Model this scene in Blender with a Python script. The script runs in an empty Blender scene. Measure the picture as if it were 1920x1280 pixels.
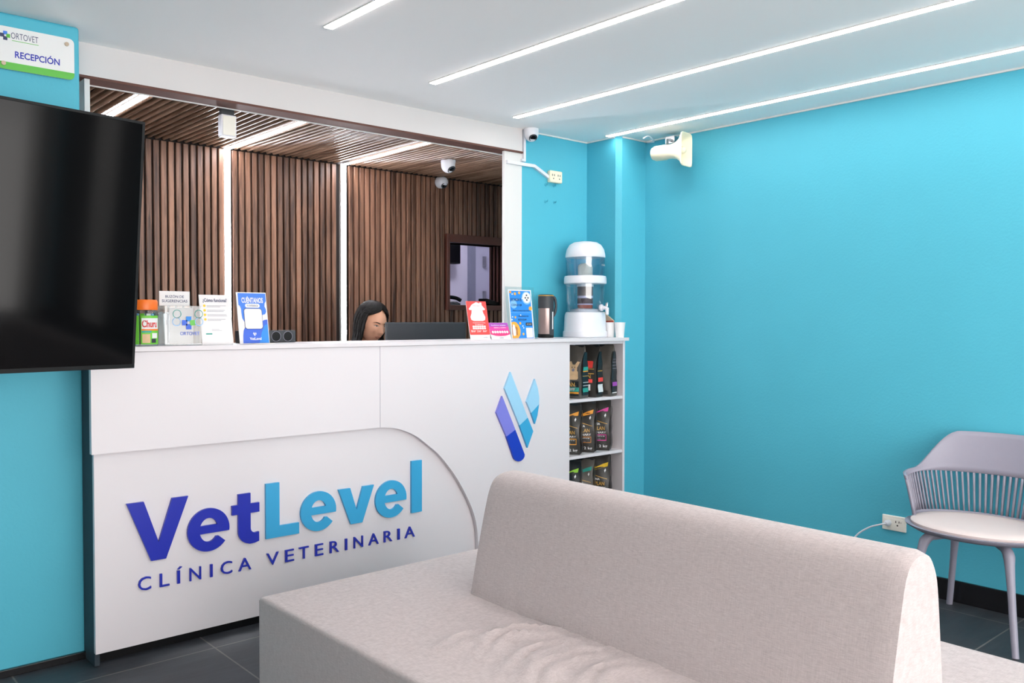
import bpy, bmesh, math, random
from mathutils import Vector, Matrix, noise
random.seed(7)
sc = bpy.context.scene
COL = sc.collection
PI = math.pi

# ------------------------------------------------------------------ materials
def lin(c):
    if isinstance(c, str):
        c = [int(c[i:i+2], 16) / 255 for i in (0, 2, 4)]
    return tuple((v / 12.92 if v <= .04045 else ((v + .055) / 1.055) ** 2.4) for v in c) + (1,)

def newmat(name):
    m = bpy.data.materials.new(name); m.use_nodes = True
    nt = m.node_tree
    return m, nt, nt.nodes['Principled BSDF'], nt.nodes['Material Output']

def mat(name, c, rough=.5, metal=0, var=.04, scale=30, bump=0, bscale=200, spec=.5, stretch=(1, 1, 1), coat=0):
    """principled surface with a little procedural colour variation and fine bump"""
    m, nt, b, out = newmat(name)
    c = lin(c)
    b.inputs['Roughness'].default_value = rough
    b.inputs['Metallic'].default_value = metal
    b.inputs['Specular IOR Level'].default_value = spec
    b.inputs['Coat Weight'].default_value = coat
    N, L = nt.nodes, nt.links
    tc = N.new('ShaderNodeTexCoord'); mp = N.new('ShaderNodeMapping')
    mp.inputs['Scale'].default_value = stretch
    L.new(tc.outputs['Object'], mp.inputs['Vector'])
    nz = N.new('ShaderNodeTexNoise'); nz.inputs['Scale'].default_value = scale; nz.inputs['Detail'].default_value = 3
    L.new(mp.outputs['Vector'], nz.inputs['Vector'])
    mx = N.new('ShaderNodeMix'); mx.data_type = 'RGBA'
    mx.inputs[6].default_value = tuple(v * (1 - var) for v in c[:3]) + (1,)
    mx.inputs[7].default_value = tuple(min(1, v * (1 + var)) for v in c[:3]) + (1,)
    L.new(nz.outputs['Fac'], mx.inputs[0]); L.new(mx.outputs[2], b.inputs['Base Color'])
    if bump:
        n2 = N.new('ShaderNodeTexNoise'); n2.inputs['Scale'].default_value = bscale; n2.inputs['Detail'].default_value = 2
        L.new(mp.outputs['Vector'], n2.inputs['Vector'])
        bp = N.new('ShaderNodeBump'); bp.inputs['Strength'].default_value = bump; bp.inputs['Distance'].default_value = .003
        L.new(n2.outputs['Fac'], bp.inputs['Height']); L.new(bp.outputs['Normal'], b.inputs['Normal'])
    return m

def emat(name, c, s):
    m, nt, b, out = newmat(name)
    b.inputs['Base Color'].default_value = lin(c)
    b.inputs['Emission Color'].default_value = lin(c)
    b.inputs['Emission Strength'].default_value = s
    return m

def clear(name, tint='ffffff', gloss=.10, rough=.03):
    m, nt, b, out = newmat(name)
    N, L = nt.nodes, nt.links
    tr = N.new('ShaderNodeBsdfTransparent'); tr.inputs['Color'].default_value = lin(tint)
    gl = N.new('ShaderNodeBsdfGlossy'); gl.inputs['Roughness'].default_value = rough
    fr = N.new('ShaderNodeLayerWeight'); fr.inputs['Blend'].default_value = .25
    mul = N.new('ShaderNodeMath'); mul.operation = 'MULTIPLY_ADD'
    mul.inputs[1].default_value = .5; mul.inputs[2].default_value = gloss * .4
    L.new(fr.outputs['Fresnel'], mul.inputs[0])
    mx = N.new('ShaderNodeMixShader')
    L.new(mul.outputs[0], mx.inputs[0]); L.new(tr.outputs[0], mx.inputs[1]); L.new(gl.outputs[0], mx.inputs[2])
    L.new(mx.outputs[0], out.inputs['Surface'])
    N.remove(b)
    return m

def woodmat(name, axis, dark, light, rough=.4, bump=.25):
    """slat wood: grain stretched along axis, each slat (pitch 4 cm across X) its own tone"""
    m, nt, b, out = newmat(name)
    N, L = nt.nodes, nt.links
    tc = N.new('ShaderNodeTexCoord'); mp = N.new('ShaderNodeMapping')
    s = [26, 26, 26]; s[axis] = 1.6
    mp.inputs['Scale'].default_value = s
    L.new(tc.outputs['Object'], mp.inputs['Vector'])
    nz = N.new('ShaderNodeTexNoise'); nz.inputs['Scale'].default_value = 2.2; nz.inputs['Detail'].default_value = 5
    nz.inputs['Distortion'].default_value = .6
    L.new(mp.outputs['Vector'], nz.inputs['Vector'])
    sp = N.new('ShaderNodeSeparateXYZ'); L.new(tc.outputs['Object'], sp.inputs[0])
    dv = N.new('ShaderNodeMath'); dv.operation = 'DIVIDE'; dv.inputs[1].default_value = .04
    L.new(sp.outputs['X'], dv.inputs[0])
    fl = N.new('ShaderNodeMath'); fl.operation = 'FLOOR'; L.new(dv.outputs[0], fl.inputs[0])
    wn = N.new('ShaderNodeTexWhiteNoise'); wn.noise_dimensions = '1D'; L.new(fl.outputs[0], wn.inputs['W'])
    ad = N.new('ShaderNodeMath'); ad.operation = 'MULTIPLY_ADD'; ad.inputs[1].default_value = .4
    L.new(wn.outputs['Value'], ad.inputs[0]); L.new(nz.outputs['Fac'], ad.inputs[2])
    rp = N.new('ShaderNodeValToRGB')
    rp.color_ramp.elements[0].position = .42; rp.color_ramp.elements[0].color = lin(dark)
    rp.color_ramp.elements[1].position = .95; rp.color_ramp.elements[1].color = lin(light)
    L.new(ad.outputs[0], rp.inputs[0]); L.new(rp.outputs[0], b.inputs['Base Color'])
    b.inputs['Roughness'].default_value = rough
    bp = N.new('ShaderNodeBump'); bp.inputs['Strength'].default_value = bump; bp.inputs['Distance'].default_value = .002
    L.new(nz.outputs['Fac'], bp.inputs['Height']); L.new(bp.outputs['Normal'], b.inputs['Normal'])
    return m

def tilemat(name):
    m, nt, b, out = newmat(name)
    N, L = nt.nodes, nt.links
    tc = N.new('ShaderNodeTexCoord'); mp = N.new('ShaderNodeMapping')
    mp.inputs['Location'].default_value = (-1.36 + .665 * 20, -1.324 + .665 * 20, 0)
    L.new(tc.outputs['Object'], mp.inputs['Vector'])
    br = N.new('ShaderNodeTexBrick'); br.offset = 0; br.squash = 1
    br.inputs['Scale'].default_value = 1
    br.inputs['Brick Width'].default_value = .665; br.inputs['Row Height'].default_value = .665
    br.inputs['Mortar Size'].default_value = .0035; br.inputs['Mortar Smooth'].default_value = .2
    br.inputs['Color1'].default_value = lin('3c3e42'); br.inputs['Color2'].default_value = lin('36393e')
    br.inputs['Mortar'].default_value = lin('6d6a66')
    L.new(mp.outputs['Vector'], br.inputs['Vector'])
    m2 = N.new('ShaderNodeMapping'); m2.inputs['Scale'].default_value = (1.2, 5, 1)
    L.new(tc.outputs['Object'], m2.inputs['Vector'])
    nz = N.new('ShaderNodeTexNoise'); nz.inputs['Scale'].default_value = 3; nz.inputs['Detail'].default_value = 8
    nz.inputs['Roughness'].default_value = .65
    L.new(m2.outputs['Vector'], nz.inputs['Vector'])
    mx = N.new('ShaderNodeMix'); mx.data_type = 'RGBA'; mx.blend_type = 'OVERLAY'; mx.inputs[0].default_value = .6
    L.new(br.outputs['Color'], mx.inputs[6]); L.new(nz.outputs['Fac'], mx.inputs[7])
    L.new(mx.outputs[2], b.inputs['Base Color'])
    b.inputs['Roughness'].default_value = .5
    bp = N.new('ShaderNodeBump'); bp.inputs['Strength'].default_value = .35; bp.inputs['Distance'].default_value = .004
    L.new(nz.outputs['Fac'], bp.inputs['Height']); L.new(bp.outputs['Normal'], b.inputs['Normal'])
    return m

def fabricmat(name, c, c2):
    m, nt, b, out = newmat(name)
    N, L = nt.nodes, nt.links
    tc = N.new('ShaderNodeTexCoord')
    cols = []
    for s in ((900, 60, 900), (60, 900, 60), (90, 90, 900)):
        mp = N.new('ShaderNodeMapping'); mp.inputs['Scale'].default_value = s
        L.new(tc.outputs['Object'], mp.inputs['Vector'])
        nz = N.new('ShaderNodeTexNoise'); nz.inputs['Scale'].default_value = .8; nz.inputs['Detail'].default_value = 2
        L.new(mp.outputs['Vector'], nz.inputs['Vector']); cols.append(nz)
    a = N.new('ShaderNodeMath'); a.operation = 'ADD'
    L.new(cols[0].outputs['Fac'], a.inputs[0]); L.new(cols[1].outputs['Fac'], a.inputs[1])
    a2 = N.new('ShaderNodeMath'); a2.operation = 'MULTIPLY_ADD'; a2.inputs[1].default_value = 1
    L.new(cols[2].outputs['Fac'], a2.inputs[0]); L.new(a.outputs[0], a2.inputs[2])
    d = N.new('ShaderNodeMath'); d.operation = 'DIVIDE'; d.inputs[1].default_value = 3
    L.new(a2.outputs[0], d.inputs[0])
    rp = N.new('ShaderNodeValToRGB')
    rp.color_ramp.elements[0].position = .36; rp.color_ramp.elements[0].color = lin(c)
    rp.color_ramp.elements[1].position = .64; rp.color_ramp.elements[1].color = lin(c2)
    L.new(d.outputs[0], rp.inputs[0]); L.new(rp.outputs[0], b.inputs['Base Color'])
    b.inputs['Roughness'].default_value = .95
    b.inputs['Specular IOR Level'].default_value = .2
    b.inputs['Sheen Weight'].default_value = .15
    bp = N.new('ShaderNodeBump'); bp.inputs['Strength'].default_value = .2; bp.inputs['Distance'].default_value = .001
    L.new(d.outputs[0], bp.inputs['Height']); L.new(bp.outputs['Normal'], b.inputs['Normal'])
    return m

M = {}
M['teal'] = mat('teal_paint', '4eb2c8', .6, var=.03, scale=4, bump=.25, bscale=90)
M['ceil'] = mat('ceiling_paint', 'fbf8f6', .9, var=.01, scale=2)
M['white_paint'] = mat('white_paint', 'dbdad8', .7, var=.015, scale=3, bump=.1, bscale=60)
M['white_wall'] = mat('white_wall', 'e4e2ee', .8, var=.01)
M['beam'] = mat('beam_paint', 'd2cecd', .8, var=.015, scale=3)
M['laminate'] = mat('white_laminate', 'dcd6d9', .45, var=.008, scale=5)
M['white_plastic'] = mat('white_plastic', 'e0e0e6', .3, var=.01)
M['paper'] = mat('white_paper', 'e4e1e1', .6, var=.01)
M['cream'] = mat('cream_plastic', 'efe6cb', .45, var=.02)
M['outlet'] = mat('outlet_plastic', 'f1ede2', .35, var=.01)
M['slat'] = woodmat('slat_wood', 2, '3c2418', '9a6f57')
M['slatceil'] = woodmat('ceiling_slat_wood', 1, '5a4132', '9a7c68', .24, .04)
M['backing'] = mat('dark_backing', '1c1310', .8)
M['ceilback'] = mat('ceiling_backing', '1d1511', .8)
M['brown'] = mat('brown_paint', '5f3a30', .7, var=.1, scale=40)
M['frame_brown'] = mat('brown_frame', '60372c', .5, var=.1, scale=12, stretch=(1, 1, .2))
M['tile'] = tilemat('slate_tile')
M['granite'] = mat('black_granite', '17171a', .25, var=.7, scale=160)
M['black'] = mat('black_plastic', '0c0d0f', .5, var=.05, spec=.25)
M['darkgrey'] = mat('dark_grey_plastic', '33363b', .5, var=.05)
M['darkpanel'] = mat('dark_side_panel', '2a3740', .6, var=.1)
M['sofa'] = fabricmat('sofa_fabric', 'aca1a0', 'c6bbba')
M['chair'] = mat('grey_chair_plastic', '908d9b', .45, var=.02, scale=60)
M['cushion'] = mat('pale_cushion', 'd6c6c2', .9, var=.03, scale=300)
M['led'] = emat('led_diffuser', 'fff6f2', 9)
M['led2'] = emat('led_diffuser_reception', 'f4f7ff', 22)
M['greysheet'] = mat('grey_sheet', 'aaa5a6', .7)
M['navy'] = mat('navy_acrylic', '2430a8', .3, var=.02)
M['sky'] = mat('sky_blue_acrylic', '3ba2d2', .3, var=.02)
M['purple'] = mat('lavender_acrylic', '7d7ed6', .3, var=.02)
M['paleblue'] = mat('pale_blue_acrylic', '9ccde9', .3, var=.02)
M['royal'] = mat('royal_blue_acrylic', '1c3cb8', .3, var=.02)
M['metal'] = mat('brushed_steel', 'b9bbc0', .3, metal=1, var=.03)
M['chrome'] = mat('chrome', 'dcdde0', .12, metal=1, var=.01)
M['clear'] = clear('clear_acrylic', 'fbfdfd', .1)
M['jarclear'] = clear('clear_jar_plastic', 'eef4f2', .15)
M['tankblue'] = clear('blue_tint_tank', 'e2edf8', .35)
M['tankclear'] = clear('clear_tank', 'eff5fa', .3)
M['orange'] = mat('orange_plastic', 'f2731c', .4)
M['green'] = mat('lime_green_print', '6cc035', .5)
M['red'] = mat('red_print', 'ee4a45', .5)
M['pink'] = mat('magenta_print', 'd8409a', .5)
M['crimson'] = mat('crimson_print', 'e03a78', .5)
M['violet'] = mat('violet_print', 'a44bb0', .5)
M['blueprint'] = mat('bright_blue_print', '2a86dd', .5)
M['blue2'] = mat('mid_blue_print', '3f7bdc', .5)
M['blue3'] = mat('deep_blue_print', '3a63cf', .5)
M['lightblue'] = mat('light_blue_print', '7fb7ea', .5)
M['text'] = mat('slate_text', '3b4166', .6)
M['textgrey'] = mat('grey_text', '8a8794', .6)
M['textdark'] = mat('dark_text', '2b2f3a', .6)
M['yellow'] = mat('yellow_print', 'f2c52c', .5)
M['yorange'] = mat('amber_print', 'f2a53a', .5)
M['tealprint'] = mat('teal_print', '2f9a8c', .5)
M['lime'] = mat('lime_print', '9ad53a', .5)
M['grassgreen'] = mat('sign_green', '5fb947', .4)
M['bag'] = mat('charcoal_foil', '34322f', .38, var=.25, scale=14, bump=.6, bscale=22)
M['bagdark'] = mat('black_foil', '1b2226', .32, var=.25, scale=14, bump=.6, bscale=22)
M['baggrey'] = mat('grey_foil', '57534e', .4, var=.2, scale=12, bump=.6, bscale=20)
M['gold'] = mat('gold_print', 'c79a4a', .45)
M['fawn'] = mat('fawn_print', 'd6b48c', .7, var=.12, scale=60)
M['tan'] = mat('tan_print', 'b0763c', .7, var=.15, scale=50)
M['whiteprint'] = mat('white_print', 'e4e4e4', .5, var=.01)
M['copper'] = mat('rose_steel', 'a8938f', .32, metal=.75, var=.03)
M['carton'] = mat('kraft_board', 'cbb59c', .8, var=.05)
M['skin'] = mat('skin', 'd9a284', .55, var=.06, scale=25)
M['lips'] = mat('lips', 'a85a55', .45)
M['hair'] = mat('black_hair', '0d0a09', .55, spec=.25, var=.5, scale=8, stretch=(14, 14, 1), bump=.5, bscale=30)
M['eyewhite'] = mat('eye_white', 'e5ddd6', .3)
M['iris'] = mat('dark_iris', '1d120d', .2)
M['shirt'] = mat('navy_uniform', '25304a', .85, var=.06)
M['trousers'] = mat('dark_trousers', '23252b', .9)
M['alu'] = mat('grey_aluminium', '9aa0b0', .45, metal=.3, var=.03)
M['frost'] = mat('frosted_glass', 'cfd2e2', .35, var=.06, scale=6)
M['ceramic'] = mat('cream_ceramic', 'f0e6d2', .7)
M['carbon'] = mat('dark_mineral', '4a3d44', .8, var=.4, scale=120)
M['redsand'] = mat('red_mineral', 'a4584a', .8, var=.3, scale=120)
M['lavsand'] = mat('pale_mineral', 'b6b3cf', .8, var=.2, scale=120)
M['cupred'] = mat('red_cup_inside', 'c0594a', .6)
M['dark_hole'] = mat('socket_slot', '2c2723', .7)
M['screw'] = mat('sign_standoff', 'cdb9a4', .3, metal=.8)
M['deskwood'] = mat('desk_laminate', 'dcd8d6', .5)

def screenmat():
    m, nt, b, out = newmat('tv_glass')
    b.inputs['Base Color'].default_value = lin('07080a')
    b.inputs['Roughness'].default_value = .075
    b.inputs['Specular IOR Level'].default_value = .17
    return m
M['screen'] = screenmat()

# ------------------------------------------------------------------ mesh helpers
def link(o, parent=None):
    COL.objects.link(o)
    if parent is not None: o.parent = parent
    return o

def obj(name, bm, m, parent=None, smooth=False, bevel=0, seg=2, angle=35, loc=None, rot=None):
    me = bpy.data.meshes.new(name)
    if isinstance(bm, bmesh.types.BMesh):
        bmesh.ops.recalc_face_normals(bm, faces=bm.faces[:])
        bm.to_mesh(me); bm.free()
    else:
        me = bm; me.name = name
    me.materials.clear(); me.materials.append(M[m] if isinstance(m, str) else m)
    for p in me.polygons: p.use_smooth = smooth
    o = bpy.data.objects.new(name, me); link(o, parent)
    if loc is not None: o.location = loc
    if rot is not None: o.rotation_euler = rot
    if bevel:
        b = o.modifiers.new('Bevel', 'BEVEL'); b.width = bevel; b.segments = seg
        b.limit_method = 'ANGLE'; b.angle_limit = math.radians(angle)
    if smooth:
        try:
            me.set_sharp_from_angle(angle=math.radians(40))
        except Exception:
            pass
    return o

def tag(o, label, cat, group=None, kind=None):
    o['label'] = label; o['category'] = cat
    if group: o['group'] = group
    if kind: o['kind'] = kind
    return o

def thing(name, label, cat, loc=(0, 0, 0), rot=(0, 0, 0), group=None):
    o = bpy.data.objects.new(name, None); o.empty_display_size = .05
    link(o); o.location = loc; o.rotation_euler = rot
    return tag(o, label, cat, group)

def struct(name, bm, m, parent=None, **k):
    o = obj(name, bm, m, parent, **k)
    if parent is None: o['kind'] = 'structure'
    return o

def B(): return bmesh.new()

def box(bm, x0, y0, z0, x1, y1, z1):
    v = [bm.verts.new(p) for p in ((x0, y0, z0), (x1, y0, z0), (x1, y1, z0), (x0, y1, z0),
                                   (x0, y0, z1), (x1, y0, z1), (x1, y1, z1), (x0, y1, z1))]
    for f in ((3, 2, 1, 0), (4, 5, 6, 7), (0, 1, 5, 4), (1, 2, 6, 5), (2, 3, 7, 6), (3, 0, 4, 7)):
        bm.faces.new([v[i] for i in f])
    return bm

def bx(*a): return box(B(), *a)

def rings(bm, rs, cap=True, closed=True):
    """skin a list of vertex-position rings"""
    vs = [[bm.verts.new(p) for p in r] for r in rs]
    n = len(rs[0])
    for a, b in zip(vs, vs[1:]):
        for i in range(n if closed else n - 1):
            j = (i + 1) % n
            bm.faces.new((a[i], a[j], b[j], b[i]))
    if cap:
        bm.faces.new(list(reversed(vs[0]))); bm.faces.new(vs[-1])
    return vs

def lathe(bm, prof, cx=0, cy=0, n=40, power=2, cap=True, sx=1, sy=1):
    def sup(a, r):
        c, s = math.cos(a), math.sin(a)
        k = (abs(c) ** power + abs(s) ** power) ** (-1 / power)
        return cx + r * c * k * sx, cy + r * s * k * sy
    rings(bm, [[(*sup(2 * PI * i / n, r), z) for i in range(n)] for r, z in prof], cap)
    return bm

def tube(bm, pts, r, n=10, r1=None, cap=True):
    pts = [Vector(p) for p in pts]
    rs = []
    t0 = (pts[1] - pts[0]).normalized()
    u = t0.orthogonal().normalized()
    for i, p in enumerate(pts):
        t = ((pts[min(i + 1, len(pts) - 1)] - pts[max(i - 1, 0)])).normalized()
        u = (u - t * u.dot(t)).normalized(); w = t.cross(u)
        k = i / (len(pts) - 1)
        rr = r if r1 is None else r + (r1 - r) * k
        if isinstance(r, (list, tuple)): rr = r[i]
        rs.append([p + (u * math.cos(2 * PI * j / n) + w * math.sin(2 * PI * j / n)) * rr for j in range(n)])
    rings(bm, rs, cap)
    return bm

def catmull(pts, k=6):
    out = []
    P = [Vector(p) for p in pts]
    for i in range(len(P) - 1):
        a, b, c, d = P[max(i - 1, 0)], P[i], P[i + 1], P[min(i + 2, len(P) - 1)]
        for j in range(k):
            t = j / k
            out.append(.5 * ((2 * b) + (c - a) * t + (2 * a - 5 * b + 4 * c - d) * t * t + (3 * b - a - 3 * c + d) * t ** 3))
    out.append(P[-1])
    return out

def dome(bm, c, rx, ry, rz, n=24, m=10, a0=0, a1=PI):
    rs = []
    for i in range(m + 1):
        th = a0 + (a1 - a0) * i / m
        s = max(math.sin(th), .002)
        rs.append([(c[0] + rx * s * math.cos(2 * PI * j / n), c[1] + ry * s * math.sin(2 * PI * j / n), c[2] + rz * math.cos(th)) for j in range(n)])
    rings(bm, rs, True)
    return bm

# --- flat printed shapes in the XZ plane (viewed from -Y)
def curve_mesh(loops, depth):
    cu = bpy.data.curves.new('c', 'CURVE'); cu.dimensions = '2D'; cu.fill_mode = 'BOTH'; cu.extrude = depth / 2
    for lp in loops:
        s = cu.splines.new('POLY'); s.points.add(len(lp) - 1); s.use_cyclic_u = True
        for p, q in zip(s.points, lp): p.co = (q[0], q[1], 0, 1)
    o = bpy.data.objects.new('c', cu)
    me = bpy.data.meshes.new_from_object(o)
    bpy.data.objects.remove(o); bpy.data.curves.remove(cu)
    return me

def to_xz(me, y=0):
    for v in me.vertices: v.co = (v.co.x, y - v.co.z, v.co.y)
    return me

_tc = {}
def text_pts(s, bold=0, depth=0, spacing=1):
    key = (s, bold, depth, spacing)
    if key in _tc: return _tc[key]
    cu = bpy.data.curves.new('t', 'FONT'); cu.body = s; cu.size = 1; cu.extrude = depth / 2; cu.offset = bold
    cu.space_character = spacing; cu.resolution_u = 3
    o = bpy.data.objects.new('t', cu)
    me = bpy.data.meshes.new_from_object(o)
    bpy.data.objects.remove(o); bpy.data.curves.remove(cu)
    _tc[key] = me
    return me

def arc(cx, cz, r, a0, a1, n=12, rz=None):
    rz = rz or r
    return [(cx + r * math.cos(a0 + (a1 - a0) * i / n), cz + rz * math.sin(a0 + (a1 - a0) * i / n)) for i in range(n + 1)]

def rrect(x0, z0, x1, z1, r, n=5):
    return arc(x1 - r, z1 - r, r, 0, PI / 2, n) + arc(x0 + r, z1 - r, r, PI / 2, PI, n) + \
        arc(x0 + r, z0 + r, r, PI, 1.5 * PI, n) + arc(x1 - r, z0 + r, r, 1.5 * PI, 2 * PI, n)

def circ(cx, cz, r, n=24, rz=None): return arc(cx, cz, r, 0, 2 * PI * (n - 1) / n, n - 1, rz)

def add_me(bm, me):
    bm.from_mesh(me); bpy.data.meshes.remove(me)

def prints(items, y, depth=.0004):
    """items: ('t', text, x0, z0, x1, z1[, bold]) fitted to the box, or ('s', loop, hole, ...)"""
    bm = B()
    for it in items:
        if it[0] == 't':
            _, s, x0, z0, x1, z1 = it[:6]
            me = text_pts(s, it[6] if len(it) > 6 else 0, .02).copy()
            xs = [v.co.x for v in me.vertices]; zs = [v.co.y for v in me.vertices]
            if not xs: continue
            a, b, c, d = min(xs), max(xs), min(zs), max(zs)
            for v in me.vertices:
                v.co = (x0 + (v.co.x - a) / (b - a) * (x1 - x0), y - v.co.z / .02 * depth, z0 + (v.co.y - c) / (d - c) * (z1 - z0))
            add_me(bm, me)
        else:
            add_me(bm, to_xz(curve_mesh(it[1:], depth), y))
    return bm

# ------------------------------------------------------------------ room shell
CZ = 2.40                       # ceiling
XR = 4.165                      # right wall
XL = -2.4; YN = -2.6            # side and street end behind the camera
YW = 3.745                      # wall beside the reception opening

bm = bx(XL - .2, YN - .3, -.1, 4.7, 5.0, 0); struct('floor', bm, 'tile')
struct('ceiling', bx(XL - .2, YN - .3, CZ, 4.4, YW + .2, CZ + .12), 'ceil')
struct('wall_right', bx(XR, YN, 0, XR + .15, YW + .12, CZ), 'teal')
bm = B(); pl = [(3.92, 3.508), (3.948, 3.48), (XR + .02, 3.48), (XR + .02, YW + .1), (3.92, YW + .1)]
rings(bm, [[(a, b, z) for a, b in pl] for z in (0, CZ)]); struct('pillar', bm, 'teal')
bm = bx(3.365, YW, 0, 3.92, YW + .11, CZ); struct('wall_corner', bm, 'teal')
struct('wall_left', bx(XL, 3.552, 0, .95, YW + .005, CZ), 'teal', bevel=.012, seg=4)
struct('wall_side', bx(XL - .15, YN, 0, XL, YW, CZ), 'white_paint')
# street front behind the camera: two white piers and a lintel, open to daylight between
bm = B()
box(bm, XL, YN - .2, 0, XL + .3, YN, CZ); box(bm, 3.98, YN - .2, 0, XR, YN, CZ)
box(bm, XL, YN - .2, 2.3, XR, YN, CZ)
struct('wall_street', bm, 'white_paint')
bm = B(); box(bm, XR - .01, -1.66, .1, XR, -1.2, 2.3); box(bm, XR - .01, -2.5, .1, XR, -2.0, 2.3); struct('added_reflection_panels', bm, 'black')  # unseen dark panels added to give the television dark reflected bands
struct('added_reflection_strip', bx(XR - .012, -2.0, .1, XR, -1.66, 2.3), 'white_paint')  # unseen pale strip added for the grey band in the television's reflection
# baseboards
struct('baseboard_right', bx(XR - .014, YN, 0, XR, 3.48, .1), 'granite', bevel=.003)
struct('baseboard_left', bx(XL, 3.535, 0, .955, 3.552, .028), 'granite', bevel=.002)
struct('baseboard_corner', bx(3.922, 3.466, 0, XR - .014, 3.48, .1), 'granite', bevel=.003)
# thin white bead where the ceiling meets the walls
bm = B(); box(bm, XR - .008, YN, CZ - .008, XR, 3.48, CZ); box(bm, 3.39, YW - .008, CZ - .008, 3.92, YW, CZ)
box(bm, 3.95, 3.473, CZ - .008, XR, 3.48, CZ); box(bm, 3.913, 3.512, CZ - .008, 3.92, YW, CZ)
struct('trim_1', bm, 'white_paint')
# beam over the opening with its painted brown underside
struct('beam', bx(.95, 3.73, 2.272, 3.365, 3.84, CZ), 'beam')
struct('trim_2', bx(.95, 3.73, 2.262, 3.372, 3.832, 2.272), 'brown')
struct('trim_3', bx(1.04, 3.832, 2.258, 3.36, 3.842, 2.272), 'white_paint')
struct('column', bx(3.24, YW - .002, 0, 3.375, 3.765, 2.264), 'white_paint', bevel=.003)
struct('trim_4', bx(1.018, 3.745, 0, 1.038, 3.85, 2.262), 'white_paint')
# reception room
WY = 4.8
wx0, wx1, wz0, wz1 = 3.632, 4.112, 1.402, 1.835      # hatch opening
bm = B()
box(bm, .5, WY, 0, wx0, WY + .12, 2.45); box(bm, wx1, WY, 0, 4.4, WY + .12, 2.45)
box(bm, wx0, WY, 0, wx1, WY + .12, wz0); box(bm, wx0, WY, wz1, wx1, WY + .12, 2.45)
struct('wall_back', bm, 'backing')
struct('wall_reception_left', bx(.5, YW + .005, 0, .62, WY, 2.45), 'white_paint')
struct('wall_reception_right', bx(4.2, 3.857, 0, 4.32, WY, 2.45), 'white_paint')

def wall_slats(name, xa, xb):
    bm = B(); k = math.ceil(xa / .04)
    while k * .04 + .029 <= xb + 1e-6:
        x = k * .04 + .001; k += 1
        if x + .028 > 3.606 and x < 4.151:
            box(bm, x, WY - .022, .08, x + .0285, WY, 1.366); box(bm, x, WY - .022, 1.892, x + .0285, WY, 2.265)
        else:
            box(bm, x, WY - .022, .08, x + .0285, WY, 2.265)
    o = struct(name, bm, 'slat', bevel=.002, seg=1)
    return o
wall_slats('wall_slats_left', .62, 2.03)
wall_slats('wall_slats_middle', 2.07, 2.782)
wall_slats('wall_slats_right', 2.822, 4.2)
struct('ceiling_reception', bx(.5, 3.84, 2.296, 4.4, WY + .12, 2.45), 'ceilback')
bm = B(); k = math.ceil(.62 / .04)
LEDX = (1.30, 2.055, 2.81)
while k * .04 + .03 < 4.2:
    x = k * .04 + .006; k += 1
    if any(x + .027 > L - .02 and x < L + .02 for L in LEDX): continue
    pr_ = [(x + .011 - .011 * math.cos(PI * q / 8), 2.28 - .011 * math.sin(PI * q / 8)) for q in range(9)]
    rings(bm, [[(a, yy, b) for a, b in [(x, 2.296)] + pr_ + [(x + .022, 2.296)]] for yy in (3.842, WY - .02)])
struct('ceiling_slats', bm, 'slatceil', smooth=True)

# hatch window in the slatted wall
win = struct('window_1', None or (lambda b: (box(b, 3.606, WY - .034, 1.366, wx0, WY + .12, 1.892), box(b, wx1, WY - .034, 1.366, 4.151, WY + .12, 1.892),
      box(b, wx0, WY - .034, wz1, wx1, WY + .12, 1.892), b)[-1])(B()), 'frame_brown', bevel=.003)
obj('window_sill', bx(wx0, WY - .034, 1.366, wx1, WY + .16, wz0), 'frame_brown', win, bevel=.003)
bm = B()
for y in (-.02, .02, .06, .1): box(bm, wx1 - .008, WY + y - .01, wz0, wx1, WY + y + .012, wz1)
obj('window_slats', bm, 'frame_brown', win, bevel=.002)
# room beyond the hatch
FY = 6.4
struct('wall_far', bx(3.2, FY, 0, 6.2, FY + .1, 2.5), 'white_wall')
struct('wall_far_left', bx(3.1, WY + .12, 0, 3.2, FY, 2.5), 'white_wall')
struct('wall_far_right', bx(6.1, WY + .12, 0, 6.2, FY, 2.5), 'white_wall')
struct('wall_far_near', bx(4.4, WY, 0, 6.2, WY + .12, 2.5), 'white_wall')
struct('ceiling_far', bx(3.1, WY + .12, 2.45, 6.2, FY + .1, 2.55), 'ceil')
struct('floor_far', bx(3.1, 5.0, -.1, 6.2, FY + .1, 0), 'tile')
d = struct('door_1', (lambda b: (box(b, 5.08, FY - .05, 0, 5.14, FY, 2.06), box(b, 5.66, FY - .05, 0, 5.72, FY, 2.06), box(b, 5.08, FY - .05, 2.0, 5.72, FY, 2.06), b)[-1])(B()), 'alu')
obj('door_panel', bx(5.14, FY - .03, .02, 5.66, FY - .015, 2.0), 'frost', d)
obj('door_gasket', bx(5.14, FY - .034, .02, 5.152, FY - .03, 2.0), 'black', d)
bm = B(); box(bm, 5.24, FY - .06, 1.80, 5.262, FY - .03, 1.9); box(bm, 5.24, FY - .06, 1.47, 5.262, FY - .03, 1.57)
obj('hinge', bm, 'metal', d)

t = thing('far_fill_light', 'round white ceiling lamp in the room beyond the hatch', 'ceiling light', (4.6, 5.7, 2.45))  # unseen lamp, added to brighten the room beyond the hatch
bm = lathe(B(), [(.16, 0), (.17, -.02), (.15, -.05)], n=32); obj('diffuser', bm, emat('far_fill_lamp', 'eeeaff', 9), t, True)

t = thing('television', 'small black television on the pale wall seen through hatch', 'television', (4.69, 6.32, 1.9))
obj('housing', bx(-.2, -.06, -.09, .2, .04, .1), 'black', t, bevel=.006)
obj('screen', bx(-.19, -.063, -.08, .19, -.06, .09), 'screen', t)
obj('wall_bracket', bx(-.04, .04, -.03, .04, .08, .03), 'darkgrey', t)

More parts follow.
